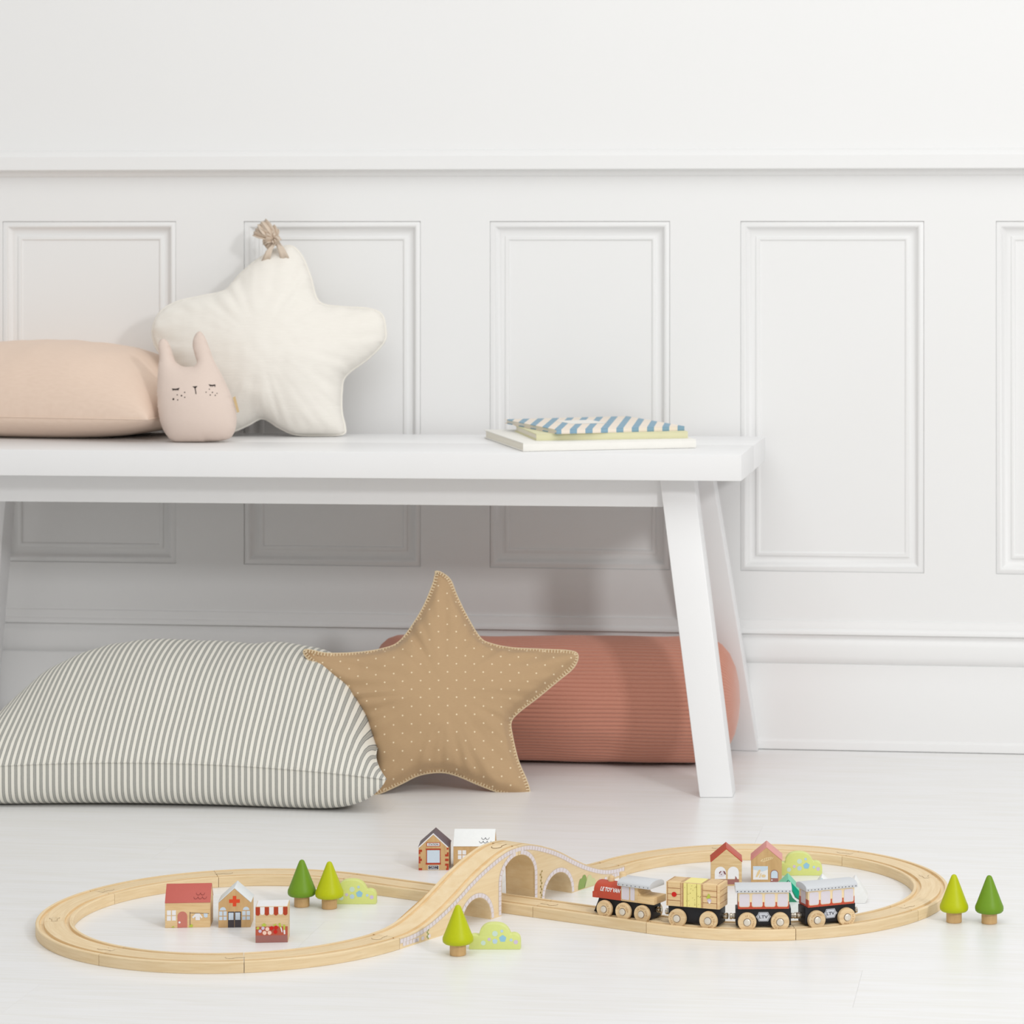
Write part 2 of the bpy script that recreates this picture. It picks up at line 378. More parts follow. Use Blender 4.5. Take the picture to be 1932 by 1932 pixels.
for s in (1, -1):
    xm = e1.x-.032 if s > 0 else -BL-e1.x+.032
    box('cross_rail', xm-.011, xm+.011, e0.y+LT-.002, SD-e0.y-LT+.002, zt-.045, zt-.0002, 'bench', bench, .001)

# ================================================================== CUSHIONS
from mathutils.geometry import delaunay_2d_cdt
def cushion(name, outline, hmax, R, mat, parent, wr=.0016, pw=.5, seed=0, back=1.0, lump=0.0, radial=0.0, sp=.0042, lip=0.0):
    """stuffed shape: 2-D outline in the x-z plane, blown up like a membrane to -y (front) and +y (back)"""
    O = np.array(outline); n = len(O); A = O; AB = np.roll(O, -1, 0)-O; L2 = (AB**2).sum(1)+1e-12
    lo, hi = O.min(0), O.max(0); G = []
    for r, zz in enumerate(np.arange(lo[1], hi[1], sp*.866)):
        xs_ = np.arange(lo[0]+(sp/2 if r % 2 else 0), hi[0], sp); G.append(np.stack([xs_, np.full(len(xs_), zz)], 1))
    G = np.concatenate(G)
    y0_, y1_ = A[:, 1], A[:, 1]+AB[:, 1]
    ins = np.zeros(len(G), int); D = np.empty(len(G))
    for k in range(0, len(G), 1500):
        q = G[k:k+1500]; c = (y0_ <= q[:, 1:2]) != (y1_ <= q[:, 1:2])
        with np.errstate(divide='ignore', invalid='ignore'): xi = A[:, 0]+(q[:, 1:2]-y0_)/(y1_-y0_)*AB[:, 0]
        ins[k:k+1500] = (c & (q[:, 0:1] < xi)).sum(1) % 2
        t = np.clip(((q[:, None]-A)*AB).sum(2)/L2, 0, 1); D[k:k+1500] = np.sqrt((((A+t[..., None]*AB)-q[:, None])**2).sum(2).min(1))
    keep = (ins == 1) & (D > sp*.45); G, Dg = G[keep], D[keep]
    P0 = [Vector(p) for p in O]+[Vector(p) for p in G]
    vo, _, fo, _, _, _ = delaunay_2d_cdt(P0, [(k, (k+1) % n) for k in range(n)], [], 1, 1e-7)
    P = np.array([(v.x, v.y) for v in vo]); D = np.r_[np.zeros(n), Dg] if len(P) == len(P0) else np.array([0 if k < n else Dg[min(k-n, len(Dg)-1)] for k in range(len(P))])
    nb = [set() for _ in P]
    for f in fo:
        for a in range(3): nb[f[a]].add(f[a-1]); nb[f[a]].add(f[(a+1) % 3])
    mx = max(len(q) for q in nb); NB = np.array([list(q)+[k]*(mx-len(q)) for k, q in enumerate(nb)]); cnt = np.array([max(1, len(q)) for q in nb]); pad = mx-np.array([len(q) for q in nb])
    inner = np.arange(len(P)) >= n; phi = D.copy()*.05
    for _ in range(1500):
        sm_ = phi[NB].sum(1)-pad*phi; phi = np.where(inner, sm_/cnt+sp*sp*.25, 0)
    h = hmax*(phi/phi.max())**pw
    if lip: h = h*np.clip((D-lip*.5)/(lip*1.6), 0, 1)**.7+.0006*inner
    c = P.mean(0); vs, uv, fs = [], [], []
    for sgn in (-1, 1):
        for p, hh, d in zip(P, h, D):
            e = min(1, d/.012); w = wr*mnoise.noise((p[0]*22+seed, p[1]*22, sgn*3))+.5*wr*mnoise.noise((p[0]*60+seed, p[1]*60, 5))
            if lump: w += lump*mnoise.noise((p[0]*7+seed, p[1]*7, 1+sgn))
            if radial:
                a = math.atan2(p[1]-c[1], p[0]-c[0]); w += radial*math.exp(-d/.03)*mnoise.noise((a*9+seed, d*12, 2+sgn))
            vs.append((p[0], sgn*(hh*(1 if sgn < 0 else back)+w*e), p[1])); uv.append(p)
    m = len(P)
    fs = [tuple(f) for f in fo]+[tuple(m+k for k in f)[::-1] for f in fo]
    bm = bmesh.new(); V = [bm.verts.new(v) for v in vs]; ul = bm.loops.layers.uv.new('UVMap')
    for f in fs:
        fc = bm.faces.new([V[k] for k in f])
        for lp, k in zip(fc.loops, f): lp[ul].uv = uv[k]
    bmesh.ops.remove_doubles(bm, verts=bm.verts, dist=1e-6)
    return from_bm(name, bm, mat, parent, 80)
def plane_frame(base_px, z, tilt, yawcam=0.0, push=0.0):
    """upright frame through the point seen at base_px on height z: origin, x axis, up axis, normal toward the back"""
    o = Pz(*base_px, z)+FWD*push; a = YAW+yawcam
    X = Vector((math.cos(a), math.sin(a), 0)); B = Vector((-math.sin(a), math.cos(a), 0))
    U = (Vector((0, 0, 1))*math.cos(tilt)+B*math.sin(tilt)); Nn = X.cross(U)*-1
    return o, X, U, Nn
def to_local(pts, fr_):
    o, X, U, Nn = fr_; out = []
    for p in pts:
        w = Pplane(p[0], p[1], o, Nn)-o; out.append((w.dot(X), w.dot(U)))
    return out
def frame_obj(name, label, cat, fr_):
    o, X, U, Nn = fr_; t = thing(name, label, cat, o)
    Yv = U.cross(X)   # local y: toward the back
    t.matrix_world = Matrix(((X.x, Yv.x, U.x, o.x), (X.y, Yv.y, U.y, o.y), (X.z, Yv.z, U.z, o.z), (0, 0, 0, 1)))
    return t
def tube(path, r, seg=6, closed=True):
    path = [Vector(p) for p in path]; n = len(path); vs, fs = [], []
    for i, p in enumerate(path):
        t = (path[(i+1) % n]-path[i-1]) if closed else (path[min(i+1, n-1)]-path[max(i-1, 0)]); t.normalize()
        a = t.cross(Vector((0, 1, .01))).normalized(); b = t.cross(a)
        for k in range(seg): vs.append(p+(a*math.cos(2*PI*k/seg)+b*math.sin(2*PI*k/seg))*r)
    for i in range(n if closed else n-1):
        j = (i+1) % n
        for k in range(seg): fs.append((i*seg+k, i*seg+(k+1) % seg, j*seg+(k+1) % seg, j*seg+k))
    return vs, fs

# --- tan star with pin dots
mt, nt, b_, mx_, uvn = cloth('tan_dotted_cotton', (192, 163, 127), (184, 153, 118), 1400, .0002)
def lattice(off):
    a = N(nt, 'ShaderNodeVectorMath', operation='MULTIPLY_ADD'); a.inputs[1].default_value = (1/.0243, 1/.0232, 0); a.inputs[2].default_value = (off, off, 0); nt.links.new(uvn.outputs['UV'], a.inputs[0])
    f = N(nt, 'ShaderNodeVectorMath', operation='FRACTION'); nt.links.new(a.outputs[0], f.inputs[0])
    s = N(nt, 'ShaderNodeVectorMath', operation='SUBTRACT'); s.inputs[1].default_value = (.5, .5, 0); nt.links.new(f.outputs[0], s.inputs[0])
    l = N(nt, 'ShaderNodeVectorMath', operation='LENGTH'); nt.links.new(s.outputs[0], l.inputs[0])
    c = N(nt, 'ShaderNodeMath', operation='LESS_THAN'); c.inputs[1].default_value = .043; nt.links.new(l.outputs['Value'], c.inputs[0]); return c
la, lb = lattice(100.2), lattice(100.7)
mxx = N(nt, 'ShaderNodeMath', operation='MAXIMUM'); nt.links.new(la.outputs[0], mxx.inputs[0]); nt.links.new(lb.outputs[0], mxx.inputs[1])
dm = N(nt, 'ShaderNodeMix', data_type='RGBA'); dm.inputs[7].default_value = lin((240, 222, 190)); nt.links.new(mxx.outputs[0], dm.inputs[0]); nt.links.new(mx_.outputs[2], dm.inputs[6]); nt.links.new(dm.outputs[2], b_.inputs['Base Color'])
M['tan'] = mt
M['thread'] = cloth('cream_wool_thread', (226, 206, 172))[0]
z4 = lambda x, y: (560+x*.28986, 1060+y*.28986)
star_px = [z4(*p) for p in [(905, 62), (945, 72), (1000, 118), (1040, 215), (1105, 350), (1190, 490), (1262, 532), (1400, 560), (1600, 570), (1780, 580), (1830, 612), (1800, 690), (1700, 775), (1560, 890),
           (1450, 975), (1395, 1040), (1402, 1130), (1440, 1290), (1495, 1420), (1515, 1505), (1470, 1525), (1330, 1505), (1180, 1450), (1050, 1395), (940, 1370), (800, 1388), (680, 1445), (560, 1500), (500, 1515),
           (470, 1500), (500, 1400), (490, 1250), (455, 1130), (430, 1040), (360, 930), (260, 810), (140, 690), (60, 620), (45, 580), (80, 572), (200, 595), (400, 590), (560, 565), (660, 525), (740, 430), (820, 300), (880, 160), (900, 85)]]
frS = plane_frame((850, 1499), 0, math.radians(20), yawcam=math.radians(6), push=.010)
t = frame_obj('star_cushion', 'tan star cushion with tiny cream dots and blanket stitched edge, leaning on the bolster', 'cushion', frS)
loc = catmull(to_local(star_px, frS), 260)
cushion('cover', loc, .042, 0, 'tan', t, wr=.0020, seed=3, radial=.011, lump=.005, lip=.0045)
vs1, fs1 = tube([(p[0], 0, p[1]) for p in loc], .0010)
seglen = np.r_[0, np.cumsum(np.hypot(*(np.roll(loc, -1, 0)-loc).T))]; tot = seglen[-1]
for s in np.arange(0, tot, .0042):
    i = min(np.searchsorted(seglen, s, 'right')-1, len(loc)-1); p = loc[i]; q = loc[(i+1) % len(loc)]; tv = (q-p)/max(1e-9, np.hypot(*(q-p))); p = p+tv*(s-seglen[i])
    nv = np.array([-tv[1], tv[0]]); 
    if ((loc.mean(0)-p)@nv) < 0 and False: nv = -nv
    area2 = 0
    e = p+nv*STSGN*.0048 if (STSGN := (1 if np.sum(loc[:, 0]*np.roll(loc[:, 1], -1)-np.roll(loc[:, 0], -1)*loc[:, 1]) > 0 else -1)) else p
    w = .0007; b = len(vs1)
    for c, yy in ((p, -.0014), (e, -.0030)):
        for k in (-1, 1): vs1 += [(c[0]+tv[0]*w*k, yy-.0006, c[1]+tv[1]*w*k), (c[0]+tv[0]*w*k, yy+.0012, c[1]+tv[1]*w*k)]
    fs1 += [(b, b+2, b+6, b+4), (b, b+4, b+5, b+1), (b+2, b+3, b+7, b+6), (b+4, b+6, b+7, b+5)]
o = mesh('blanket_stitch', vs1, fs1, 'thread', t); o['kind'] = 'stuff'

# --- cream star with tulle bow
M['cream_muslin'] = cloth('cream_muslin', (242, 238, 231), (236, 232, 224), 500, .0007)[0]
z1 = lambda x, y: (x*.39337, 400+y*.39337)
wst = [z1(*p) for p in [(1330, 175), (1400, 165), (1450, 215), (1490, 310), (1530, 430), (1640, 455), (1760, 462), (1830, 490), (1850, 560), (1843, 622), (1770, 700), (1660, 785), (1640, 860), (1640, 960), (1655, 1030), (1645, 1066),
        (1540, 1072), (1420, 1068), (1340, 1035), (1262, 990), (1190, 1022), (1110, 1055), (1010, 1068), (930, 1052), (900, 1000), (905, 900), (880, 800), (800, 720), (745, 640), (732, 560), (770, 480), (850, 430), (960, 405), (1080, 375), (1150, 300), (1220, 240), (1280, 200)]]
frW = plane_frame((570, 823), hs, math.radians(11), push=-.012)
t = frame_obj('star_cushion', 'cream star cushion with a beige tulle bow at its tip, leaning on the wall', 'cushion', frW)
locw = catmull(to_local(wst, frW), 240)
cushion('cover', locw, .062, 0, 'cream_muslin', t, wr=.0022, seed=11, radial=.007, lump=.005)
v_, f_ = tube([(p[0], 0, p[1]) for p in locw], .0016); mesh('piping', v_, f_, 'cream_muslin', t, sm=60)
M['tulle'] = cloth('beige_tulle', (228, 214, 198), (212, 194, 176), 1500, .0003)[0]
bc = to_local([(522, 457)], frW)[0]
bow = thing('x', '', '', (0, 0, 0)); bpy.data.objects.remove(bow)
bv, bf = [], []
rs = random.Random(5)
blobs = [(498, 424, .010), (484, 442, .010), (512, 432, .012), (505, 447, .012), (520, 446, .011), (530, 452, .010), (514, 460, .011), (506, 470, .009), (500, 458, .010), (527, 464, .009), (491, 432, .009), (519, 438, .010)]
for px, py, ln in blobs:          # gathered loops of tulle around the knot
    e = to_local([(px, py)], frW)[0]
    dx, dz = e[0]-bc[0], e[1]-bc[1]; L = math.hypot(dx, dz)+.004; ax_, az_ = dx/L, dz/L; nx, nz = -az_, ax_
    wv = rs.uniform(.008, .013); rise = rs.uniform(.006, .015); b = len(bv); K, J = 8, 4
    for i in range(K+1):
        u = i/K; yy = -.014-rise*math.sin(PI*u)-.003*math.sin(5*u+rs.random())
        for j in range(J+1):
            w = (j/J-.5)*wv*2*(.30+.70*math.sin(PI*min(.75, u*.75+.04)))
            bv.append((bc[0]+ax_*L*1.05*u+nx*w, yy-.0035*math.cos(j*PI), bc[1]+az_*L*1.05*u+nz*w))
    for i in range(K):
        for j in range(J): bf.append((b+i*(J+1)+j, b+i*(J+1)+j+1, b+(i+1)*(J+1)+j+1, b+(i+1)*(J+1)+j))
tb = mesh('tulle_bow', bv, bf, 'tulle', t, sm=70); tb.modifiers.new('thick', 'SOLIDIFY').thickness = .0008
for pts in ([(522, 466), (514, 480), (506, 496)], [(530, 466), (537, 478), (542, 493)]):   # the two tails
    q = to_local(pts, frW); vv, ff = [], []
    for i, p in enumerate(q):
        for j in range(4): vv.append((p[0]+(j/3-.5)*(.007+.003*i), -.024+.006*i*0-.0016*(j % 2)+(-.006 if i == 1 else .001*i), p[1]+(j/3-.5)*.002))
    for i in range(2):
        for j in range(3): ff.append((i*4+j, i*4+j+1, (i+1)*4+j+1, (i+1)*4+j))
    ob = mesh('bow_tail', vv, ff, 'tulle', t, sm=80); ob.modifiers.new('thick', 'SOLIDIFY').thickness = .0008
lathe('bow_knot_shade', [(.001, -.004), (.003, -.003), (.004, 0), (.003, .003), (.001, .004)], paint('tulle_knot_shade', (112, 80, 60), .9), t, 12, 'y', (bc[0]+.002, -.019, bc[1]+.002))  # knot coloured dark to paint in the shaded hollows between the folds

# --- bunny cushion
M['bunny'] = cloth('pale_pink_cotton', (228, 211, 200), (222, 204, 193), 1300, .0002)[0]
zb = lambda x, y: (280+x*.13459, 600+y*.13459)
bun = [zb(*p) for p in [(150, 560), (140, 420), (150, 330), (190, 290), (245, 300), (300, 380), (340, 500), (375, 600), (430, 650), (500, 680), (590, 680), (660, 660), (680, 620), (640, 480), (620, 380), (635, 280), (680, 205), (730, 190), (790, 260), (850, 400),
        (920, 590), (1000, 740), (1080, 900), (1150, 1060), (1210, 1230), (1235, 1380), (1225, 1540), (1170, 1660), (1080, 1710), (900, 1735), (700, 1748), (480, 1752), (350, 1735), (260, 1650), (190, 1530), (145, 1350), (128, 1100), (130, 800)]]
frB = plane_frame((375, 835.5), hs, math.radians(9), yawcam=math.radians(-2), push=.010)
t = frame_obj('bunny_cushion', 'pale pink rabbit shaped cushion with sleeping face and two ears, sitting on the bench', 'cushion', frB)
lb_ = catmull(to_local(bun, frB), 220)
cc = to_local([zb(660, 1100)], frB)[0]
body = cushion('body', lb_, .036, 0, 'bunny', t, wr=.0006, seed=7, lump=.002, sp=.0026)
M['embroidery'] = paint('black_embroidery', (46, 36, 34), .8)
bm = bmesh.new(); bm.from_mesh(body.data)
from mathutils.bvhtree import BVHTree
bt = BVHTree.FromBMesh(bm); bm.free()
def on_body(x, z, off=.0004):
    h_ = bt.ray_cast(Vector((x, -1, z)), Vector((0, 1, 0)))
    return (x, (h_[0].y if h_[0] else -.03)-off, z)
def stitch(name, polys):
    v, f = [], []
    for p in polys:
        q = to_local([zb(*a) for a in p], frB); b = len(v); v += [on_body(*a) for a in q]; f.append(tuple(range(b, b+len(q))))
    bm = bmesh.new(); V = [bm.verts.new(a) for a in v]
    for k in f: bm.faces.new([V[i] for i in k])
    me = bpy.data.meshes.new(name); bmesh.ops.recalc_face_normals(bm, faces=bm.faces); bm.to_mesh(me); bm.free(); o = link(name, me, 'embroidery', t)
    if name == 'freckles': o['kind'] = 'stuff'
    return o
stitch('eyelashes', [[(400, 1020), (455, 1026), (512, 1012), (495, 1040), (410, 1045)]]+[[(x-9, 1030), (x+9, 1030), (x-3+d, 1056)] for x, d in ((422, -4), (448, 6), (470, 10), (492, 6))])
stitch('eyelashes', [[(902, 958), (945, 964), (988, 955), (985, 978), (920, 982)]]+[[(x-8, 970), (x+8, 970), (x+d, 998)] for x, d in ((928, 6), (950, 6), (982, 4))])
stitch('nose', [[(688, 994), (725, 992), (760, 988), (742, 1010), (734, 1022), (722, 1022), (712, 1010)], [(722, 1018), (734, 1018), (750, 1100), (738, 1104)]])
stitch('freckles', [[(x+r*math.cos(a), y+r*math.sin(a)) for a in (0, 1.05, 2.1, 3.14, 4.2, 5.24)] for x, y, r in
       ((586, 1078, 9), (480, 1112, 9), (542, 1124, 12), (588, 1147, 9), (424, 1170, 15), (488, 1182, 9), (917, 1028, 8), (876, 1072, 8), (958, 1072, 9), (1015, 1082, 7), (932, 1110, 9), (995, 1112, 9))])
q = to_local([zb(1190, 1120), zb(1225, 1098), zb(1282, 1320), zb(1250, 1330)], frB)
o = mesh('care_label', [(a, -.004, b) for a, b in q]+[(a, -.0034, b) for a, b in q], [(0, 1, 2, 3), (7, 6, 5, 4), (0, 4, 5, 1), (1, 5, 6, 2), (2, 6, 7, 3), (3, 7, 4, 0)], 'label_tan', t)
o['label'] = 'small tan woven care label in the seam'

# --- flat lying pillows
def pillow(name, hw, hdp, ztop, zs, mat, parent, pinch=.07, p=2.4, q=.5, n=90, seed=0, wr=.003, botq=.45, sag=0.0, corner=.0, back=0.0, pa=None, qa=None):
    """lying pillow: half width, half depth, top height, seam height; seam outline pinched between the corners"""
    g_ = np.sin(np.linspace(-1, 1, n+1)*PI/2)
    vs, uv = [], []
    for s in (1, -1):
        for j, b in enumerate(g_):
            for i, a in enumerate(g_):
                px = pinch*(1-b*b); py = pinch*(1-a*a)*.8
                x = hw*a*(1-px*a*a); y = hdp*b*(1-py*b*b)
                bb = b-back*(1-b*b) if s > 0 else b; e = ((1-abs(a)**p)*(1-abs(bb)**p))
                e = max(0, e)
                if pa: e = (max(0, 1-abs(a)**(pa if a > 0 else 2.8))**qa*max(0, 1-abs(bb)**p)**q)**(1/q)
                w = wr*mnoise.noise((x*9+seed, y*9, s))*min(1, e*3)+.5*wr*mnoise.noise((x*30+seed, y*12, s+4))*min(1, e*5)
                edge = max(abs(a), abs(b)); rip = .6*wr*mnoise.noise((x*40+seed*2, y*40, 9))*math.exp(-(1-edge)*9)*(1-edge)*8
                zsx = zs+corner*(a*a*b*b)
                z = zsx+(ztop-zs)*e**q+w+rip if s > 0 else zsx-zs*1.12*((max(0, 1-abs(a)**9)**.6*max(0, 1-abs(b)**p)**botq) if pa else e**botq)
                vs.append((x, y, max(z, .0006))); uv.append((x, y if s > 0 else -y))
    m = (n+1)**2; bm = bmesh.new(); V = [bm.verts.new(v) for v in vs]; ul = bm.loops.layers.uv.new('UVMap')
    for s in (0, 1):
        for j in range(n):
            for i in range(n):
                k = s*m+j*(n+1)+i; f = (k, k+1, k+n+2, k+n+1)
                f = f if s == 0 else f[::-1]
                fc = bm.faces.new([V[a] for a in f])
                for lp, a in zip(fc.loops, f): lp[ul].uv = uv[a]
    bmesh.ops.remove_doubles(bm, verts=bm.verts, dist=2e-5)
    o = from_bm(name, bm, mat, parent, 75)
    rim = []
    for k in range(4):
        for i in range(n):
            a, b = [(g_[i], -1), (1, g_[i]), (-g_[i], 1), (-1, -g_[i])][k]
            rim.append((hw*a*(1-pinch*(1-b*b)*a*a), hdp*b*(1-pinch*.8*(1-a*a)*b*b), zs+corner*(a*a*b*b)))
    v, f = tube([Vector(p_) for p_ in rim], .0011, 6)
    mesh('seam', v, f, mat, parent, uv=[(q_[0], q_[1]) for q_ in v], sm=80)
    return o
# blush linen pillow on the bench
M['blush'] = cloth('blush_linen', (236, 214, 197), (226, 202, 184), 700, .0006)[0]
pf = Pz(60, 845, hs)
t = thing('bed_pillow', 'plump blush linen pillow lying flat at the left end of the bench', 'pillow', (0, 0, hs))
hw, hdp = .235, .150
ang = BA-math.radians(9)
rt = Pz(279, 797, hs+.030)                   # its right front corner
t.location = Vector((rt.x, rt.y, hs))-Vector((math.cos(ang)*hw-(-math.sin(ang))*(-hdp)*-1*0, 0, 0))*0
X_, Y_ = Vector((math.cos(ang), math.sin(ang), 0)), Vector((-math.sin(ang), math.cos(ang), 0))
t.location = Vector((rt.x, rt.y, hs))-X_*hw+Y_*hdp; t.rotation_euler = (0, 0, ang)
pillow('cover', hw, hdp, .140, .034, 'blush', t, pinch=.05, p=2.6, q=.5, seed=2, wr=.004)
# ticking pillow on the floor
mt, nt, b_, mx_, uvn = cloth('ticking_stripe', (232, 229, 218), (226, 222, 210), 900, .0003)
sp = N(nt, 'ShaderNodeSeparateXYZ'); nt.links.new(uvn.outputs['UV'], sp.inputs[0])
mu = N(nt, 'ShaderNodeMath', operation='MULTIPLY_ADD'); mu.inputs[1].default_value = 1/.0083; mu.inputs[2].default_value = 500; nt.links.new(sp.outputs[0], mu.inputs[0])
fc_ = N(nt, 'ShaderNodeMath', operation='FRACT'); nt.links.new(mu.outputs[0], fc_.inputs[0])
rp = N(nt, 'ShaderNodeValToRGB'); cr = rp.color_ramp; cr.interpolation = 'CONSTANT'
cr.elements[0].position = 0; cr.elements[0].color = lin((236, 233, 223))
cr.elements[1].position = .50; cr.elements[1].color = lin((112, 114, 114))
for pos, c in ((.58, (190, 188, 180)), (.66, (168, 168, 162)), (.82, (192, 190, 182)), (.89, (112, 114, 114)), (.97, (236, 233, 223))):
    e = cr.elements.new(pos); e.color = lin(c)
nt.links.new(fc_.outputs[0], rp.inputs[0]); nt.links.new(rp.outputs[0], b_.inputs['Base Color'])
M['ticking'] = mt
t = thing('bed_pillow', 'large grey and white ticking striped pillow lying on the floor under the bench', 'pillow', (0, 0, 0))
ang = YAW-math.radians(4.0)
X_, Y_ = Vector((math.cos(ang), math.sin(ang), 0)), Vector((-math.sin(ang), math.cos(ang), 0))
hw, hdp = .320, .185
rt = Pz(728, 1470, .048)
t.location = Vector((rt.x, rt.y, 0))-X_*hw+Y_*hdp; t.rotation_euler = (0, 0, ang)
pillow('cover', hw, hdp, .192, .062, 'ticking', t, pinch=.13, p=2.0, q=.78, pa=5, qa=1.0, seed=9, wr=.006, botq=.16, corner=-.014, back=.30)

# --- corduroy bolster
mt, nt, b_, mx_, uvn = cloth('terracotta_corduroy', (206, 146, 126), (196, 134, 114), 1600, .0004, .5)
M['cord'] = mt
br = .0905
cb = Pz(1150, 1452, 0)+FWD*.075
t = thing('bolster', 'terracotta corduroy bolster cushion lying on the floor behind the right bench legs', 'cushion', (cb.x, cb.y, br), YAW-math.radians(4.5))
xl = -( (Pd(1150, 1330, (cb-CAM).dot(FWD))-Pd(688, 1330, (cb-CAM).dot(FWD))).length); xr = (Pd(1393, 1330, (cb-CAM).dot(FWD))-Pd(1150, 1330, (cb-CAM).dot(FWD))).length
NR = 92; SEG = NR*6; st_ = [(0, .01), (.002, .30), (.006, .52), (.013, .72), (.022, .85), (.034, .94), (.05, .985)]
prof = [(xl+a*.8, r) for a, r in st_]+[(xl+.06+(xr-xl-.12)*i/40, 1) for i in range(41)]+[(xr-a*1.25, r) for a, r in st_[::-1]]
vs_, fs_, uv_ = [], [], []
for i, (x, r) in enumerate(prof):
    for k in range(SEG):
        a = 2*PI*k/SEG; rib = .0017*(abs(math.sin(a*NR/2))**.7-.6)
        lump = 1+.045*mnoise.noise((x*6, math.cos(a)*1.6, math.sin(a)*1.6))+.025*mnoise.noise((x*14, math.cos(a)*3, math.sin(a)*3))
        R_ = br*r*lump+rib*min(1, r*1.2)*(1 if r > .3 else 0)
        z = R_*math.sin(a); yy = R_*math.cos(a)
        if z < -.080: z = -.080-(-z-.080)*.55
        vs_.append((x, yy, z)); uv_.append((x, a*br))
for i in range(len(prof)-1):
    for k in range(SEG): fs_.append((i*SEG+k, i*SEG+(k+1) % SEG, (i+1)*SEG+(k+1) % SEG, (i+1)*SEG+k))
fs_.append(tuple(range(SEG))[::-1]); fs_.append(tuple((len(prof)-1)*SEG+k for k in range(SEG)))
zmin = min(v[2] for v in vs_); vs_ = [(a, b, c-zmin-br) for a, b, c in vs_]
mesh('cover', [(x, -y if False else y, z) for x, y, z in vs_], [f[::-1] for f in fs_], 'cord', t, uv=uv_, sm=75)

# ================================================================== BOOKS
M['paper'] = paint('book_paper', (238, 234, 222), .8, .03, 400)
M['book_white'] = paint('white_book_cover', (242, 240, 234), .5)
M['book_green'] = paint('pale_green_book_cover', (222, 219, 182), .6)
mt, nt, b_ = nodes('striped_book_cover'); lk = nt.links.new
tc = N(nt, 'ShaderNodeTexCoord'); sp = N(nt, 'ShaderNodeSeparateXYZ'); lk(tc.outputs['Object'], sp.inputs[0])
# chevron-like slanted bars: x plus a slant of y
m1 = N(nt, 'ShaderNodeMath', operation='MULTIPLY_ADD'); m1.inputs[1].default_value = -.42; lk(sp.outputs[1], m1.inputs[0]); lk(sp.outputs[0], m1.inputs[2])
m2 = N(nt, 'ShaderNodeMath', operation='MULTIPLY_ADD'); m2.inputs[1].default_value = 1/.0228; m2.inputs[2].default_value = 50.15; lk(m1.outputs[0], m2.inputs[0])
m3 = N(nt, 'ShaderNodeMath', operation='FRACT'); lk(m2.outputs[0], m3.inputs[0]); m4 = N(nt, 'ShaderNodeMath', operation='LESS_THAN'); m4.inputs[1].default_value = .46; lk(m3.outputs[0], m4.inputs[0])
mxn = N(nt, 'ShaderNodeMix', data_type='RGBA'); mxn.inputs[6].default_value = lin((240, 228, 214)); mxn.inputs[7].default_value = lin((132, 168, 190)); lk(m4.outputs[0], mxn.inputs[0]); lk(mxn.outputs[2], b_.inputs['Base Color']); b_.inputs['Roughness'].default_value = .6
M['book_stripe'] = mt
def book(label, fl_px, fr_px, bl_px, z0, th, cov, spine_front=True, ct=.0014):
    """lying book from three base corners seen in the picture: front left, front right, back left"""
    a, b, c = Pz(*fl_px, z0), Pz(*fr_px, z0), Pz(*bl_px, z0)
    X = (b-a).normalized(); L_ = (c-a).normalized(); X = (X*.35+Vector((L_.y, -L_.x, 0))*.65).normalized(); Y = Vector((-X.y, X.x, 0))
    wd = next(k*.0005 for k in range(200, 900) if proj(a+X*(k*.0005))[0] >= fr_px[0]); dp = next(k*.0005 for k in range(150, 600) if proj(a+Y*(k*.0005))[1] <= bl_px[1])
    t = thing('book', label, 'book', a, math.atan2(X.y, X.x), 'books stacked on the bench')
    box('cover', 0, wd, 0, dp, 0, ct, cov, t, .0004); box('cover', 0, wd, 0, dp, th-ct, th, cov, t, .0004)
    box('spine', 0, wd, 0, ct, ct, th-ct, cov, t, .0003)
    box('pages', .002, wd-.002, ct, dp-.003, ct, th-ct, 'paper', t, .0002)
    return t, wd, dp
b1_, w1, d1 = book('white book at the bottom of the stack on the bench', (987, 851.8), (1313, 841.4), (938.3, 826), hs+.0004, .0118, 'book_white')
b2_, w2, d2 = book('pale green book in the middle of the stack on the bench', (1011.8, 831.5), (1297.5, 823.8), (989, 814), hs+.0123, .0095, 'book_green')
zt_ = hs+.0219
b3_, w3, d3 = book('blue and cream diagonally striped notebook on top of the book stack', (1050, 819), (1292, 808), (988, 799), zt_, .0062, 'book_stripe', ct=.0009)
mesh('title_label', [(w3*.30, d3*.42, .0064), (w3*.58, d3*.42, .0064), (w3*.58, d3*.74, .0064), (w3*.30, d3*.74, .0064)], [(0, 1, 2, 3)], 'book_white', b3_)

# ================================================================== TRACK
T, TW, RC = .012, .040, .202
Lc = C2W(-.540, 3.2405); Rc = C2W(.027, 3.379)
axv = Rc-Lc; AX = math.atan2(axv.y, axv.x); CD = axv.length; BE = math.asin(RC/(CD/2)); TL = math.sqrt((CD/2)**2-RC**2); CC = (Lc+Rc)/2
def circ(c, deg_cam):     # point / ccw tangent on a loop, angle measured in the camera's ground frame
    a = math.radians(deg_cam)+YAW; return c+Vector((math.cos(a), math.sin(a), 0))*RC, Vector((-math.sin(a), math.cos(a), 0))
axc = math.degrees(AX-YAW); half = 90-math.degrees(BE)
aL0, aL1 = axc+half, axc-half+360           # left loop runs ccw from aL0 to aL1
aR0, aR1 = axc+180+half-360, axc+180-half   # right loop runs ccw from aR0 to aR1
pL, tLv = circ(Lc, aL0); pR, tRv = circ(Rc, aR0)
LENS = (pR-pL).length; ST = (pR-pL)/LENS
arcL = math.radians(aL1-aL0)*RC; arcR = math.radians(aR1-aR0)*RC
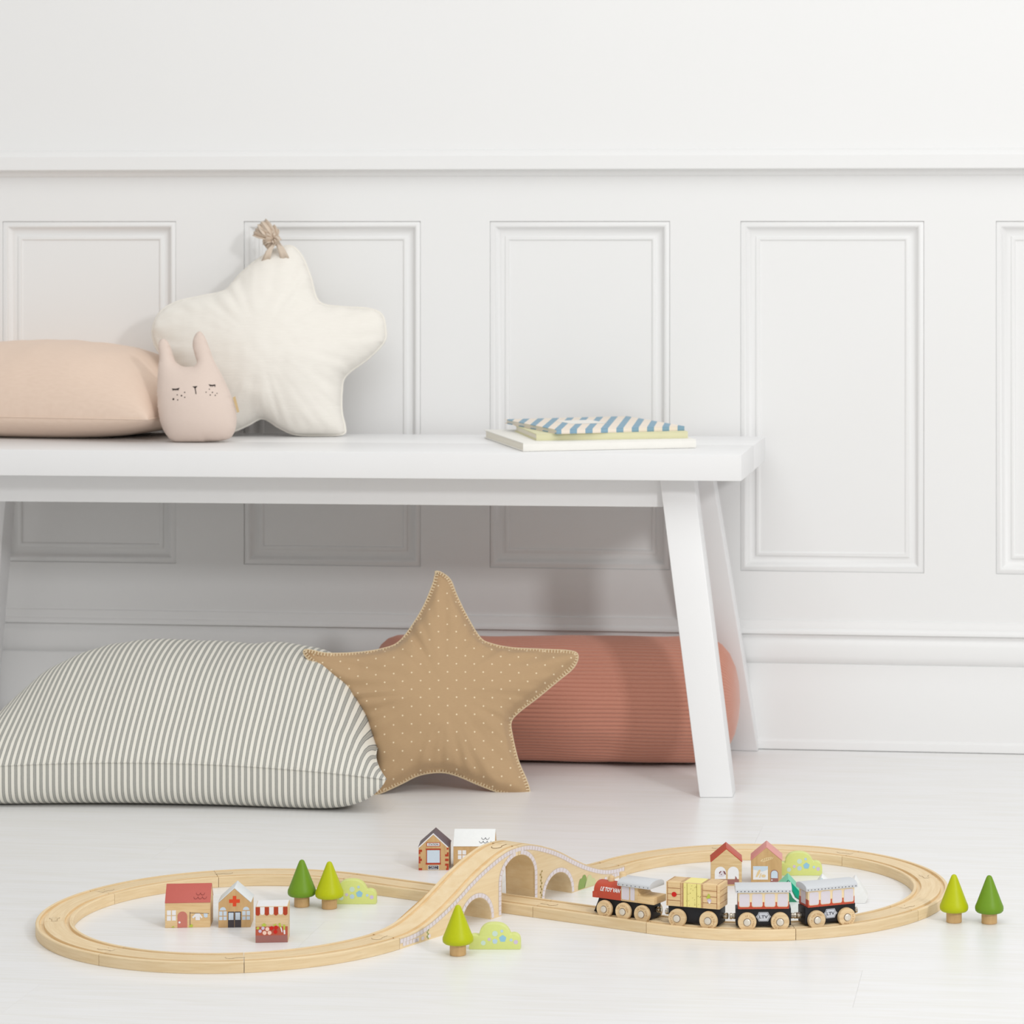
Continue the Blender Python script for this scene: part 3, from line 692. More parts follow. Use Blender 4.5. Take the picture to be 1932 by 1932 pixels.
def path(s):
    """main line: s<0 runs back round the left loop, 0..LENS the level straight, beyond it the right loop"""
    if s < 0:
        p, tg = circ(Lc, aL0-math.degrees(s/RC)); return p, -tg
    if s <= LENS: return pL+ST*s, ST
    p, tg = circ(Rc, aR0+math.degrees((s-LENS)/RC)); return p, tg
def sL(deg): return -math.radians(deg-aL0)*RC
def sR(deg): return LENS+math.radians(deg-aR0)*RC
PROF = [(-.0195, 0), (-.02, .0005), (-.02, .0112), (-.0192, .012), (-.0163, .012), (-.0160, .0117), (-.0158, .009), (-.0112, .009), (-.0110, .0117), (-.0107, .012), (.0107, .012), (.0110, .0117), (.0112, .009), (.0158, .009),
        (.0160, .0117), (.0163, .012), (.0192, .012), (.02, .0112), (.02, .0005), (.0195, 0)]
per = np.r_[0, np.cumsum([math.dist(PROF[i], PROF[i+1]) for i in range(len(PROF)-1)])]
def sweep(name, stations, base, mat, zf=None):
    """track section along stations [(point, tangent, s)]"""
    vs, fs, uv = [], [], []; n = len(PROF)
    for p, tg, s in stations:
        nn = Vector((tg.y, -tg.x, 0))
        for (v, z), pp in zip(PROF, per): q = p+nn*v; vs.append((q.x-base.x, q.y-base.y, z)); uv.append((s, pp))
    for i in range(len(stations)-1):
        for k in range(n): fs.append((i*n+k, (i+1)*n+k, (i+1)*n+(k+1) % n, i*n+(k+1) % n))
    fs.append(tuple(range(n))); fs.append(tuple((len(stations)-1)*n+k for k in range(n))[::-1])
    bm = bmesh.new(); V = [bm.verts.new(v) for v in vs]; ul = bm.loops.layers.uv.new('UVMap')
    for f in fs:
        fc = bm.faces.new([V[i] for i in f])
        for lp, i in zip(fc.loops, f): lp[ul].uv = uv[i]
    return from_bm(name, bm, mat, None, 30)
def peg(p, tg, parent, z=T):
    """round-headed joint across a seam: dark kerf under a wooden peg"""
    nn = Vector((tg.y, -tg.x, 0)); l = p-parent.location
    for nm, g_, zz, m in (('joint_kerf', .00035, .0001, 'gap'), ('joint_peg', 0, .00022, 'beech_uv')):
        pts = [(-.001, -.0028-g_), (.009, -.0028-g_)]+[(.0135+(.0055+g_)*math.cos(a), (.0055+g_)*math.sin(a)) for a in np.linspace(-2.5, 2.5, 14)]+[(.009, .0028+g_), (-.001, .0028+g_)]
        v = [(l.x+tg.x*a+nn.x*b, l.y+tg.y*a+nn.y*b, z-parent.location.z+zz) for a, b in pts]
        mesh(nm, v, [tuple(range(len(v)))[::-1]], m, parent, uv=[(a, b+.1) for a, b in pts])
GAP = .0003
def track_piece(s0, s1, label, straight=False):
    n = 2 if straight else max(6, int(abs(s1-s0)/.006))
    sts = []
    for i in range(n+1):
        s = s0+GAP+(s1-s0-2*GAP)*i/n; p, tg = path(s); sts.append((p, tg, s))
    base = path((s0+s1)/2)[0]; base = Vector((base.x, base.y, 0))
    o = sweep('straight_track' if straight else 'curved_track', sts, base, 'beech_uv'); o.location = base
    p, tg = path(s0); tag(o, label, 'toy track', 'wooden train track pieces')
    bpy.context.view_layer.update()
    peg(p, tg, o) if not straight or s0 > 0 else None
    return o
Ls = [62, 108, 151, 192, 238, 280, aL1]
Ll = ['curved beech track piece at the back of the left loop, behind two trees', 'curved beech track piece at the left loop back, behind the red-cross house',
      'curved beech track piece at the back left of the left loop', 'curved beech track piece at the far left end of the left loop', 'curved beech track piece at the front left of the left loop',
      'curved beech track piece at the left loop front, joining the near bridge foot']
for i in range(6): track_piece(sL(Ls[i+1]), sL(Ls[i]), Ll[i])
pf_, _ = path(0)
sm = LENS-.010-.148
track_piece(sL(62), sm-.140, 'straight beech track piece leading under the bridge from the left', True)
track_piece(sm-.140, sm, 'straight beech track piece passing beneath the big bridge arch', True)
track_piece(sm, sR(-122.8), 'straight beech track piece under the front of the red engine', False)
Rs_ = [-122.8, -79, -36, 9, 54.5, 99, aR1]
Rl = ['curved beech track piece carrying the crate wagon, at the front of the right loop', 'curved beech track piece at the front right of the right loop, under the last carriage',
      'curved beech track piece at the right end of the right loop, beside the lime tree', 'curved beech track piece at the back right of the right loop', 'curved beech track piece behind the pink-roofed bakery on the right loop',
      'curved beech track piece joining the far bridge foot to the right loop']
for i in range(6): track_piece(sR(Rs_[i]), sR(Rs_[i+1]), Rl[i])

# --- bridge, two mirrored halves
pB0, _ = circ(Lc, aL1); pB1, _ = circ(Rc, aR1)
BD = (pB1-pB0).normalized(); bang = math.atan2(BD.y, BD.x); BLn = (pB1-pB0).length
BC = (pB0+pB1)/2; BH = BLn/2-.0005
TOP = [(0, .0700), (.018, .0690), (.035, .0655), (.052, .0605), (.071, .0540), (.090, .0462), (.107, .0382), (.135, .0265), (.165, .0170), (.190, .0128), (.213, .0120)]; TOP = [(a, .012+(b-.012)*1.04) for a, b in TOP]
k_ = BH/.213; TOP = [(a*k_, b) for a, b in TOP]
topc = catmull(TOP, 60, False).tolist()+[list(TOP[-1])]
tu = np.array([p[0] for p in topc]); tz = np.array([p[1] for p in topc]); topz = lambda u: float(np.interp(abs(u), tu, tz))
ABW, ABS, ABT = .031, .0365, .0622          # big arch half width, springing, crown
SC, SW, SH = .0765, .0265, .0285           # small arch centre, half width, height
def side_poly(sgn):
    pts = [(u, z) for u, z in topc]                               # crest -> foot along the top
    pts += [(BH, 0), (SC+SW, 0)]
    pts += [(SC+SW*math.cos(PI*i/14), SH*math.sin(PI*i/14)**.85) for i in range(1, 14)]
    pts += [(SC-SW, 0), (ABW, 0), (ABW, ABS)]
    pts += [(ABW*math.cos(PI/2*i/9), ABS+(ABT-ABS)*math.sin(PI/2*i/9)) for i in range(1, 10)]
    return [(sgn*u+sgn*.0003, z) for u, z in pts]
def bridge_half(sgn, label):
    t = thing('bridge_half', label, 'toy bridge', (BC.x, BC.y, 0), bang, 'toy bridge halves')
    pl = side_poly(sgn); n0 = len(topc)
    # body: outer cheeks and deck, deck grooved -> sweep of slabs across the width
    bands = [(-.02, -.0160, 0), (-.0160, -.0110, -.003), (-.0110, .0110, 0), (.0110, .0160, -.003), (.0160, .02, 0)]
    bm = bmesh.new(); ul = bm.loops.layers.uv.new('UVMap')
    ys = [(-.02, 0), (-.0160, 0), (-.0160, -.003), (-.0110, -.003), (-.0110, 0), (.0110, 0), (.0110, -.003), (.0160, -.003), (.0160, 0), (.02, 0)]
    rows_ = [[bm.verts.new((pl[i][0], y_, pl[i][1]+dz)) for i in range(n0)] for y_, dz in ys]
    low = pl[n0:]; f0 = [bm.verts.new((a, -.02, b)) for a, b in low]; f1 = [bm.verts.new((a, .02, b)) for a, b in low]
    def face(vs): 
        f = bm.faces.new(vs)
        for lp in f.loops: lp[ul].uv = (lp.vert.co.x, lp.vert.co.y+lp.vert.co.z*.5)
    for r in range(len(rows_)-1):
        for i in range(n0-1): face((rows_[r][i], rows_[r][i+1], rows_[r+1][i+1], rows_[r+1][i]))
    face(rows_[0]+f0); face((rows_[-1]+f1)[::-1])
    for i in range(len(low)-1): face((f0[i], f0[i+1], f1[i+1], f1[i]))
    face([r[n0-1] for r in rows_]+[f1[0], f0[0]]); face([r[0] for r in rows_]+[f1[-1], f0[-1]])
    bmesh.ops.triangulate(bm, faces=[f for f in bm.faces if len(f.verts) > 4])
    from_bm('body', bm, 'beech_bridge', t, 30)
    # printed stones: along the parapet, both arches and the foot
    y0 = -.02
    def blocks(curve, wdt, inset, ln=.0054, gap=.00055):
        c = np.array(curve); d = np.r_[0, np.cumsum(np.hypot(*np.diff(c, axis=0).T))]; out = []
        m = max(2, int(d[-1]/ln))
        for i in range(m):
            a, b = d[-1]*i/m+gap/2, d[-1]*(i+1)/m-gap/2; q = []
            for s in (a, b):
                p = np.array([np.interp(s, d, c[:, 0]), np.interp(s, d, c[:, 1])]); p2 = np.array([np.interp(s+1e-4, d, c[:, 0]), np.interp(s+1e-4, d, c[:, 1])]); p1 = np.array([np.interp(s-1e-4, d, c[:, 0]), np.interp(s-1e-4, d, c[:, 1])])
                tg = (p2-p1)/np.hypot(*(p2-p1)); nn = np.array([tg[1], -tg[0]]); q += [p+nn*inset, p+nn*(inset+wdt)]
            out.append([tuple(q[0]), tuple(q[2]), tuple(q[3]), tuple(q[1])])
        return out
    flip = lambda P: [[(sgn*a, b) for a, b in p] for p in P]
    para = [(u, z) for u, z in topc]
    big = [(ABW, .001), (ABW, ABS)]+[(ABW*math.cos(PI/2*i/12), ABS+(ABT-ABS)*math.sin(PI/2*i/12)) for i in range(1, 12)]
    small = [(SC-SW*math.cos(PI*i/24), max(.0008, SH*math.sin(PI*i/24)**.85)) for i in range(25)]
    P = blocks(para, .0042, .0016)
    P += blocks(big, .0044, .0007); P += blocks(small[::-1], .0044, .0007)
    # loose courses near the foot
    P += [rect(BH-.004-i*.0056, .0022, BH-.004-i*.0056+.0048, .0062) for i in range(1, 6)]
    P += [rect(BH-.030-i*.011, .0022, BH-.030-i*.011+.0048, .0058) for i in range(3)]
    edge = flip(blocks(para, .0056, .0009, ln=.0054, gap=-.0002)+blocks(big, .0056, .0001, gap=-.0002)+blocks(small[::-1], .0056, .0001, gap=-.0002))
    o = decal('printed_mortar', edge, M['mortar'], t, y0, 0); o['kind'] = 'stuff'
    o = decal('printed_stones', flip(P), M['stone_print'], t, y0, 1); o['kind'] = 'stuff'
    def leafs(name, x, z, h, n, mat, r=.0013, seed=1):
        rr = random.Random(seed); pl_ = []
        for i in range(n):
            zz = z+h*i/max(1, n-1); xx = x+(-1)**i*.0012+rr.uniform(-.0006, .0006); pl_.append(disc(xx, zz, r*.7, 7, r))
        pl_.append([(x-.0002, z), (x+.0002, z), (x+.0003, z+h), (x-.0001, z+h)])
        decal(name, pl_, mat, t, y0, 2)
    if sgn > 0:
        leafs('printed_ivy', .0435, .002, .034, 11, 'ivy', .0012)
        b0 = SC+SW+.013
        decal('printed_bush', [[(b0, .001), (b0+.013, .001)]+catmull([(b0+.0155, .006), (b0+.017, .011), (b0+.014, .0158), (b0+.010, .0162), (b0+.0075, .0133), (b0+.0035, .0128), (b0+.001, .008), (b0, .004)], 28, False).tolist()], 'bush_print', t, y0, 1)
        decal('printed_bush', [[(b0+.012, .001), (b0+.036, .001)]+catmull([(b0+.0355, .005), (b0+.032, .009), (b0+.028, .0095), (b0+.0265, .0128), (b0+.0225, .0146), (b0+.019, .0130), (b0+.0175, .0095), (b0+.014, .0075)], 28, False).tolist()], 'bush_print2', t, y0, 1)
    else:
        leafs('printed_ivy', -.163, .002, .009, 5, 'bush_print', .0011, 3)
    return t
M['stone_print'] = paint('printed_stone_lavender', (226, 218, 222), .5, .06, 500)
M['mortar'] = paint('printed_mortar_grey', (216, 197, 176), .5)
bh1 = bridge_half(-1, 'near left half of the wooden arched bridge, its ramp running down to the front')
bh2 = bridge_half(1, 'far right half of the wooden arched bridge, with printed ivy and bushes')
bpy.context.view_layer.update()
# joint at the crest
l0 = Vector((-.016, 0, 0))
for nm, g_, dz, m in (('joint_kerf', .0007, .0002, 'gap'), ('joint_peg', 0, .0004, 'beech_bridge')):
    pts = [(.001, -.0028-g_), (-.009, -.0028-g_)]+[(-.0135-(.0055+g_)*math.cos(a), (.0055+g_)*math.sin(a)) for a in np.linspace(-2.5, 2.5, 14)]+[(-.009, .0028+g_), (.001, .0028+g_)]
    mesh(nm, [(a, b, topz(a)+dz) for a, b in pts], [tuple(range(len(pts)))], m, bh2)

# ================================================================== TOY HOUSES
def gable(w, eave, apex): return [(-w/2, 0), (w/2, 0), (w/2, eave), (0, apex), (-w/2, eave)]
def chevron(w, eave, apex, t=.0007):
    return [(-w/2-.0001, eave), (0, apex), (w/2+.0001, eave), (w/2+t, eave+t*.4), (0, apex+t*1.3), (-w/2-t, eave+t*.4)]
def mapper(xa, xb, zb0, ze, w, eave): return lambda x, y: ((x-xa)/(xb-xa)*w-w/2, (zb0-y)/(zb0-ze)*eave)
def mp(m, *pts): return [m(*p) for p in pts]
def house_at(px_bottom_center, extra=0.0):
    p = Pz(*px_bottom_center, 0); return p, YAW+math.radians(extra)
def offset(p, rot, D): return Vector((p.x, p.y, 0))+Vector((-math.sin(rot), math.cos(rot), 0))*(D/2)
# red-roofed cottage (ridge runs along its front)
w, D, ev, ap = .0490, .034, .0272, .0440
p, r = house_at((354, 1750.3), 4.5)
t = thing('toy_house', 'wooden toy cottage with red roof, pink door and painted washing line', 'toy house', offset(p, r, D), r, 'wooden toy buildings')
prism('body', [(-D/2, 0), (D/2, 0), (D/2, ev), (0, ap), (-D/2, ev)], -w/2, w/2, 'beech', t, .0006, 'x')
prism('roof', chevron(D, ev, ap), -w/2-.0002, w/2+.0002, 'red_roof', t, .0002, 'x')
m = mapper(90, 715, 708, 362, w, ev); y = -D/2
decal('window', [rect(*m(116, 530), *m(172, 462)), rect(*m(186, 530), *m(241, 462)), rect(*m(116, 606), *m(172, 540)), rect(*m(186, 606), *m(241, 540))], 'pure_white', t, y)
d = decal('door', [arch(m(262, 0)[0], m(398, 0)[0], m(0, 706)[1], m(0, 480)[1])], 'door_pink', t, y); dk = decal('door_knob', [disc(*m(290, 632), .0012)], 'pure_white', d, y, 1)
wl = decal('washing_line', [[m(432, 490), m(440, 490), m(440, 690), m(432, 690)], [m(440, 500), m(700, 512), m(700, 518), m(440, 507)]], 'tooth', t, y)
decal('printed_shirt', [mp(m, (512, 512), (570, 512), (610, 565), (595, 580), (572, 555), (574, 605), (512, 605), (510, 555), (480, 578), (462, 560))], 'pure_white', wl, y, 1)
decal('printed_cloth', [mp(m, (625, 512), (680, 515), (678, 565), (650, 572), (627, 560))], 'pane_blue', wl, y, 1)
decal('printed_grass', [mp(m, (418, 700), (470, 700), (478, 675), (450, 655), (432, 680)), mp(m, (175, 700), (225, 700), (205, 680))], 'leaf', t, y, 1)
def scales(m, cx, cz, r, mat, t, rows=((0, 2), (1, 3)), vy=1.0):
    pass
# scallop prints on its roof slope
sl = math.atan2(ap-ev, D/2)
def roof_scallops(t, w, D, ev, ap, x0, mat):
    L = math.hypot(D/2, ap-ev); v, f = [], []
    for row, (cnt, off) in enumerate(((3, 0), (2, .5))):
        for i in range(cnt):
            cx = x0+(i+off)*.0048; cs = L*.20+row*.0050
            for k in range(8):
                a0, a1 = PI+PI*k/8, PI+PI*(k+1)/8
                for (r_, a) in ((.0024, a0), (.0024, a1), (.0020, a1), (.0020, a0)):
                    x = cx+r_*math.cos(a); s = cs+.0022+r_*1.25*math.sin(a)
                    v.append((x, -D/2+s*math.cos(sl)-.0012*math.sin(sl), ev+s*math.sin(sl)+.0012*math.cos(sl)))
                b = len(v)-4; f.append((b, b+1, b+2, b+3))
    mesh('printed_scallops', v, f, mat, t)
M['roof_print'] = paint('roof_print_brown', (150, 70, 66), .5)
roof_scallops(t, w, D, ev, ap, .0085, 'roof_print')
# white-roofed cottage behind the bridge
p, r = house_at((894, 1640.0), 0)
t = thing('toy_house', 'wooden toy cottage with white roof, half hidden behind the bridge', 'toy house', offset(p, r, D), r, 'wooden toy buildings')
prism('body', [(-D/2, 0), (D/2, 0), (D/2, ev), (0, ap), (-D/2, ev)], -w/2, w/2, 'beech_dark', t, .0006, 'x')
prism('roof', chevron(D, ev, ap), -w/2-.0002, w/2+.0002, 'snow', t, .0002, 'x')
m = mapper(910, 1740, 1027, 570, w, ev)
decal('window', [rect(*m(1002, 730), *m(1075, 645)), rect(*m(1092, 730), *m(1168, 645)), rect(*m(1002, 825), *m(1075, 745)), rect(*m(1092, 825), *m(1168, 745))], 'pure_white', t, y)
roof_scallops(t, w, D, ev, ap, .0085, 'ink')
# gable-front houses
def gable_house(label, px, extra, w, D, ev, ap, body, roof):
    p, r = house_at(px, extra)
    t = thing('toy_house', label, 'toy house', offset(p, r, D), r, 'wooden toy buildings')
    prism('body', gable(w, ev, ap), -D/2, D/2, body, t, .0006); prism('roof', chevron(w, ev, ap), -D/2, D/2, roof, t, .0002)
    return t, -D/2
t, y = gable_house('wooden toy hospital with red cross, dark double doors and pale roof', (442.4, 1750), 4.0, .0350, .036, .0272, .0428, 'beech_dark', 'ice_white')
m = mapper(835, 1280, 708, 360, .035, .0272)
decal('red_cross', [mp(m, (1034, 264), (1083, 264), (1083, 312), (1132, 312), (1132, 362), (1083, 362), (1083, 411), (1034, 411), (1034, 362), (983, 362), (983, 312), (1034, 312))], 'red_cross', t, y)
for xa, xb in ((846, 950), (1164, 1272)):
    c = (xa+xb)/2; g_ = 6
    decal('window', [[m(xa+8, 465)]+[m(c+(xb-xa)*.42*math.cos(a), 462-44*math.sin(a)) for a in np.linspace(PI, 0, 9)]+[m(xb-8, 465)]]+
          [rect(*m(a, 540), *m(b, 478)) for a, b in ((xa, c-g_), (c+g_, xb))]+[rect(*m(a, 602), *m(b, 552)) for a, b in ((xa, c-g_), (c+g_, xb))], 'pane_blue', t, y)
d = decal('door', [rect(*m(968, 706), *m(1055, 484)), rect(*m(1060, 706), *m(1150, 484))], 'charcoal', t, y)
decal('door_pane', [rect(*m(976, 600), *m(1044, 498)), rect(*m(1070, 600), *m(1136, 498))], 'pane_blue', d, y, 1)
# station
t, y = gable_house('wooden toy station with slate grey roof and brick corners, left behind the bridge', (818.2, 1641.8), 1.5, .0360, .037, .0272, .0428, 'beech_dark', 'slate')
m = mapper(210, 825, 985, 530, .036, .0272)
decal('gable_trim', [mp(m, (205, 520), (510, 243), (815, 520), (800, 536), (510, 275), (222, 534))], 'pure_white', t, y)
sgn_ = decal('station_sign', [rect(*m(370, 512), *m(650, 430))], 'brick', t, y); decal('sign_face', [rect(*m(384, 500), *m(636, 442))], 'pure_white', sgn_, y, 1)
text('sign_lettering', 'STATION', .0032, 'ink', sgn_, *m(512, 470), y, 2, bold=.00005, width=.0118)
wf = decal('window', [rect(*m(384, 838), *m(642, 585))], 'pane_blue', t, y, 1)
decal('window_frame', [rect(*m(356, 580), *m(664, 552)), rect(*m(356, 872), *m(664, 836)), rect(*m(368, 840), *m(382, 578)), rect(*m(644, 840), *m(658, 578))], 'brick', t, y, 1)
bks = []
for z0, ws in ((575, (70, 40)), (715, (35, 62)), (800, (40,)), (945, (70, 66)), ): pass
for i, (zt0, zb0, wl_) in enumerate(((575, 618, 68), (620, 660, 34), (712, 752, 34), (754, 800, 64), (802, 848, 34), (943, 985, 68))): bks.append(rect(*m(214, zb0), *m(214+wl_, zt0)))
for i, (zt0, zb0, wl_) in enumerate(((540, 575, 40), (630, 668, 34), (668, 712, 72), (756, 805, 72), (855, 898, 72), (900, 945, 36), (945, 985, 52))): bks.append(rect(*m(822-wl_, zb0), *m(822, zt0)))
decal('printed_bricks', bks, 'brick', t, y)['kind'] = 'stuff'
pq = decal('wall_plaque', [rect(*m(402, 975), *m(624, 885))], 'pure_white', t, y); decal('plaque_face', [rect(*m(412, 966), *m(614, 894))], 'charcoal', pq, y, 1)
decal('plaque_lettering', [rect(*m(432+dx, zz+10), *m(432+dx+wd, zz)) for zz, row in ((905, ((0, 40), (48, 30), (86, 34), (128, 30))), (925, ((44, 30), (80, 20))), (946, ((0, 60), (68, 90)))) for dx, wd in row], 'badge', pq, y, 2)
# pet shop
t, y = gable_house('wooden toy pet shop with red roof and printed dog in its arched window', (1370.5, 1671.5), 1.0, .0360, .037, .0278, .0428, 'beech', 'red')
m = mapper(90, 560, 740, 370, .036, .0278)
for xa, xb in ((148, 318), (345, 514)): decal('window', [arch(m(xa, 0)[0], m(xb, 0)[0], m(0, 632)[1], m(0, 440)[1])], 'pure_white', t, y)
decal('printed_dog', [mp(m, (222, 520), (252, 503), (285, 503), (310, 540), (300, 580), (262, 600), (215, 600), (205, 585), (225, 555))], 'lavender', t, y, 1)
decal('printed_dog_ears', [mp(m, (218, 560), (215, 528), (240, 505), (250, 520), (235, 530)), mp(m, (275, 508), (300, 510), (318, 552), (312, 566), (292, 552)), disc(*m(248, 562), .0006, 8)], 'dogbrown', t, y, 2)
decal('counter', [rect(*m(140, 715), *m(516, 640)), mp(m, (455, 640), (460, 585), (475, 600), (498, 645))], 'mauve', t, y, 1)
# bakery
t, y = gable_house('wooden toy bakery with pink roof and printed bread loaf', (1446, 1668.5), -1.0, .0360, .037, .0278, .0428, 'beech_dark', 'pinkroof')
m = mapper(705, 1170, 719, 370, .036, .0278)
decal('printed_loaf', [mp(m, (842, 380), (870, 350), (940, 325), (1010, 315), (1045, 322), (1030, 345), (960, 372), (890, 392))], 'bread', t, y)
decal('loaf_slashes', [mp(m, (875+i*32, 384-i*9), (890+i*32, 378-i*9), (905+i*32, 338-i*5), (893+i*32, 340-i*5)) for i in range(5)], 'beech_dark', t, y, 1)
decal('window', [rect(*m(736, 650), *m(960, 452))], 'pure_white', t, y); decal('window_sky', [mp(m, (738, 454), (958, 454), (958, 500), (880, 530), (738, 500))], 'pane_blue', t, y, 1)
decal('printed_bread', [mp(m, (775, 610), (800, 545), (830, 500), (850, 510), (835, 560), (800, 612)), disc(*m(895, 595), .0026, 12, .0017), mp(m, (850, 560), (865, 555), (842, 625), (826, 622))], 'bread', t, y, 2)
d = decal('door', [arch(m(998, 0)[0], m(1118, 0)[0], m(0, 716)[1], m(0, 505)[1])], 'mauve', t, y); decal('door_pane', [arch(m(1008, 0)[0], m(1108, 0)[0], m(0, 628)[1], m(0, 515)[1])], 'pane_blue', d, y, 1)
decal('door_knob', [disc(*m(1020, 655), .0009, 8)], 'pure_white', d, y, 2)
# market stall
w, D, hh = .0345, .030, .0388
p, r = house_at((512.5, 1778.5), 4.5)
t = thing('market_stall', 'wooden toy market stall block with red striped awning and printed vegetables', 'toy house', offset(p, r, D), r)
box('body', -w/2, w/2, -D/2, D/2, 0, hh, 'beech_pale', t, .0008); y = -D/2
box('painted_top', -w/2+.0008, w/2-.0008, -D/2+.0008, D/2-.0008, hh-.0002, hh+.0002, 'pure_white', t, 0)
m = mapper(1355, 1803, 918, 408, w, hh)
U = lambda xa, xb, za, zb_: [m(xa, za), m(xb, za)]+[m((xa+xb)/2+(xb-xa)/2*math.cos(a), zb_-30+30*math.sin(a)) for a in np.linspace(0, PI, 9)]
decal('awning', [U(xa, xa+62, 414, 535) for xa in (1357, 1482, 1608, 1737)], 'brick', t, y)
decal('awning_scallop', [U(xa, xa+62, 414, 525) for xa in (1420, 1545, 1672)], 'pure_white', t, y)
cr_ = decal('vegetable_crate', [rect(*m(1357, 815), *m(1801, 690))], 'terracotta_print', t, y)
decal('stall_base', [rect(*m(1357, 916), *m(1801, 815))], 'mauve', t, y)
decal('printed_leaves', [mp(m, (1440, 660), (1475, 640), (1508, 665), (1490, 690), (1450, 685)), mp(m, (1362, 720), (1385, 690), (1410, 700), (1400, 730)), mp(m, (1672, 650), (1700, 640), (1715, 710), (1695, 715)), mp(m, (1738, 665), (1768, 668), (1764, 745), (1744, 745)), mp(m, (1595, 670), (1640, 650), (1650, 690))], 'leaf', t, y, 1)
decal('printed_turnips', [disc(*m(a, b), .0018, 10) for a, b in ((1460, 712), (1420, 752))], 'lilac', t, y, 2)
decal('printed_onions', [disc(*m(a, b), .0022, 10) for a, b in ((1520, 725), (1482, 778), (1550, 778))], 'onion', t, y, 2)
decal('printed_tomatoes', [disc(*m(a, b), .0022, 10) for a, b in ((1578, 712), (1640, 705), (1632, 765))], 'apple', t, y, 3)
decal('printed_leeks', [mp(m, (1698, 705), (1715, 702), (1730, 770), (1718, 776)), mp(m, (1742, 742), (1766, 742), (1768, 800), (1748, 802))], 'pure_white', t, y, 2)

# ================================================================== TREES, BUSHES, MOUNTAINS
def tree(px, py, mat, label, k=1.0):
    p = Pz(px, py-3.6, 0)
    t = thing('toy_tree', label, 'toy tree', (p.x, p.y, 0), 0, 'wooden cone trees')
    lathe('trunk', [(.0080, 0), (.0086, .0006), (.0086, .015)], 'beech_dark', t, 32)
    R_ = .0160*k; h0, h1 = .0112, .0527
    pr = [(.002, h0+.0028), (.0110, h0+.0010), (.0140, h0+.0012), (.0156*k, h0+.0028), (R_, h0+.0052), (R_*.985, h0+.0075)]
    for i in range(1, 12): u = i/12; pr.append((R_*.97*(1-u)**1.0*.965+.0034*u, h0+.009+u*(h1-h0-.0115)))
    pr += [(.0029, h1-.0016), (.0019, h1-.0005), (.0006, h1)]
    lathe('crown', pr, mat, t, 40, sm=60)
tree(569.5, 1713.4, 'pine', 'dark green cone toy tree beside the lime one, inside the left loop')
tree(621.5, 1717, 'lime', 'lime green cone toy tree in front of a bush, inside the left loop')
tree(864, 1805, 'lime', 'lime green cone toy tree in front of the bridge ramp', 1.02)
tree(1800, 1743, 'lime', 'lime green cone toy tree beside the right end of the track', .99)
tree(1866.5, 1745, 'pine', 'dark green cone toy tree standing rightmost of all', .99)
def bush(px, py, rot, label, D=.0125):
    p = Pz(px, py, 0); r = YAW+math.radians(rot); t = thing('toy_bush', label, 'toy bush', offset(p, r, D), r, 'flowered toy bushes')
    w = .0545; m = lambda x, y: ((x-1075)/725*w-w/2, (835-y)/355*.0269)
    pts = [(1075, 835), (1075, 700), (1090, 655), (1125, 638), (1170, 640), (1215, 640), (1222, 590), (1250, 540), (1300, 500), (1360, 482), (1430, 478), (1500, 484), (1560, 505), (1610, 545), (1645, 600), (1660, 628), (1700, 622), (1750, 635), (1785, 670), (1800, 720), (1800, 835)]
    poly = [m(1075, 835)]+catmull([m(*q) for q in pts[1:-1]], 54, False).tolist()+[m(1800, 720), m(1800, 835)]
    prism('body', poly, -D/2, D/2, 'bush', t, .0007); y = -D/2
    star5 = lambda x, y_, r_: [(m(x, y_)[0]+(r_ if i % 2 == 0 else r_*.84)*math.sin(i*PI/5), m(x, y_)[1]+(r_ if i % 2 == 0 else r_*.84)*math.cos(i*PI/5)) for i in range(10)]
    decal('printed_flower', [star5(1550, 682, .0040)], 'sky', t, y); decal('printed_flower', [star5(1440, 720, .0030)], 'pale_blue', t, y)
    for fx, fy, fr_, fm in ((1440, 612, .0030, 'wash'), (1275, 742, .0026, 'wash'), (1537, 577, .0016, 'pale_blue'), (1668, 702, .0016, 'pale_blue'), (1358, 692, .0018, 'lilac'), (1735, 730, .0023, 'lilac')): decal('printed_flower', [disc(*m(fx, fy), fr_)], fm, t, y)
bush(933.5, 1791.5, 0, 'pale green flowered toy bush beside the lime tree, in front of the bridge')
bush(664, 1706, 0, 'pale green flowered toy bush behind the lime tree in the left loop')
bush(1508, 1652, 0, 'pale green flowered toy bush beside the pink-roofed bakery')
# mountain
def frame_of(px, py, z=0): pass
p, r = house_at((1489, 1702), 0); D = .034
t = thing('toy_mountain', 'green toy mountain block with a white stream, behind the two carriages', 'toy mountain', offset(p, r, D), r)
prism('body', [(-.034, 0), (.0155, 0), (.0155, .010), (.011, .0130), (.006, .0185), (-.001, .0260), (-.011, .0165), (-.024, .0080), (-.034, .004)], -D/2, D/2, 'mint', t, .0006); y = -D/2
decal('printed_forest', [[(-.034, 0), (.0155, 0), (.0155, .010), (.011, .0130), (.006, .0185), (-.001, .0255), (-.011, .0165), (-.024, .0080), (-.034, .004)]], 'deep_green', t, y)
decal('printed_stream', [[(-.0012, .0252), (.0025, .0135), (.0066, .0052), (.0140, .0006), (.0090, .0004), (.0040, .0050), (.0000, .0130)]], 'ice_white', t, y, 1)
decal('printed_meadow', [[(-.001, .0254), (.006, .0183), (.011, .0128), (.0152, .0098), (.0152, .0016), (.0085, .0060), (.0032, .0140)]], 'teal', t, y, 1)
p, r = house_at((1588, 1704), -4); D = .022
t = thing('snow_mountain', 'white toy snow mountain block half hidden behind the last carriage', 'toy mountain', offset(p, r, D), r)
sxm = 1/1655
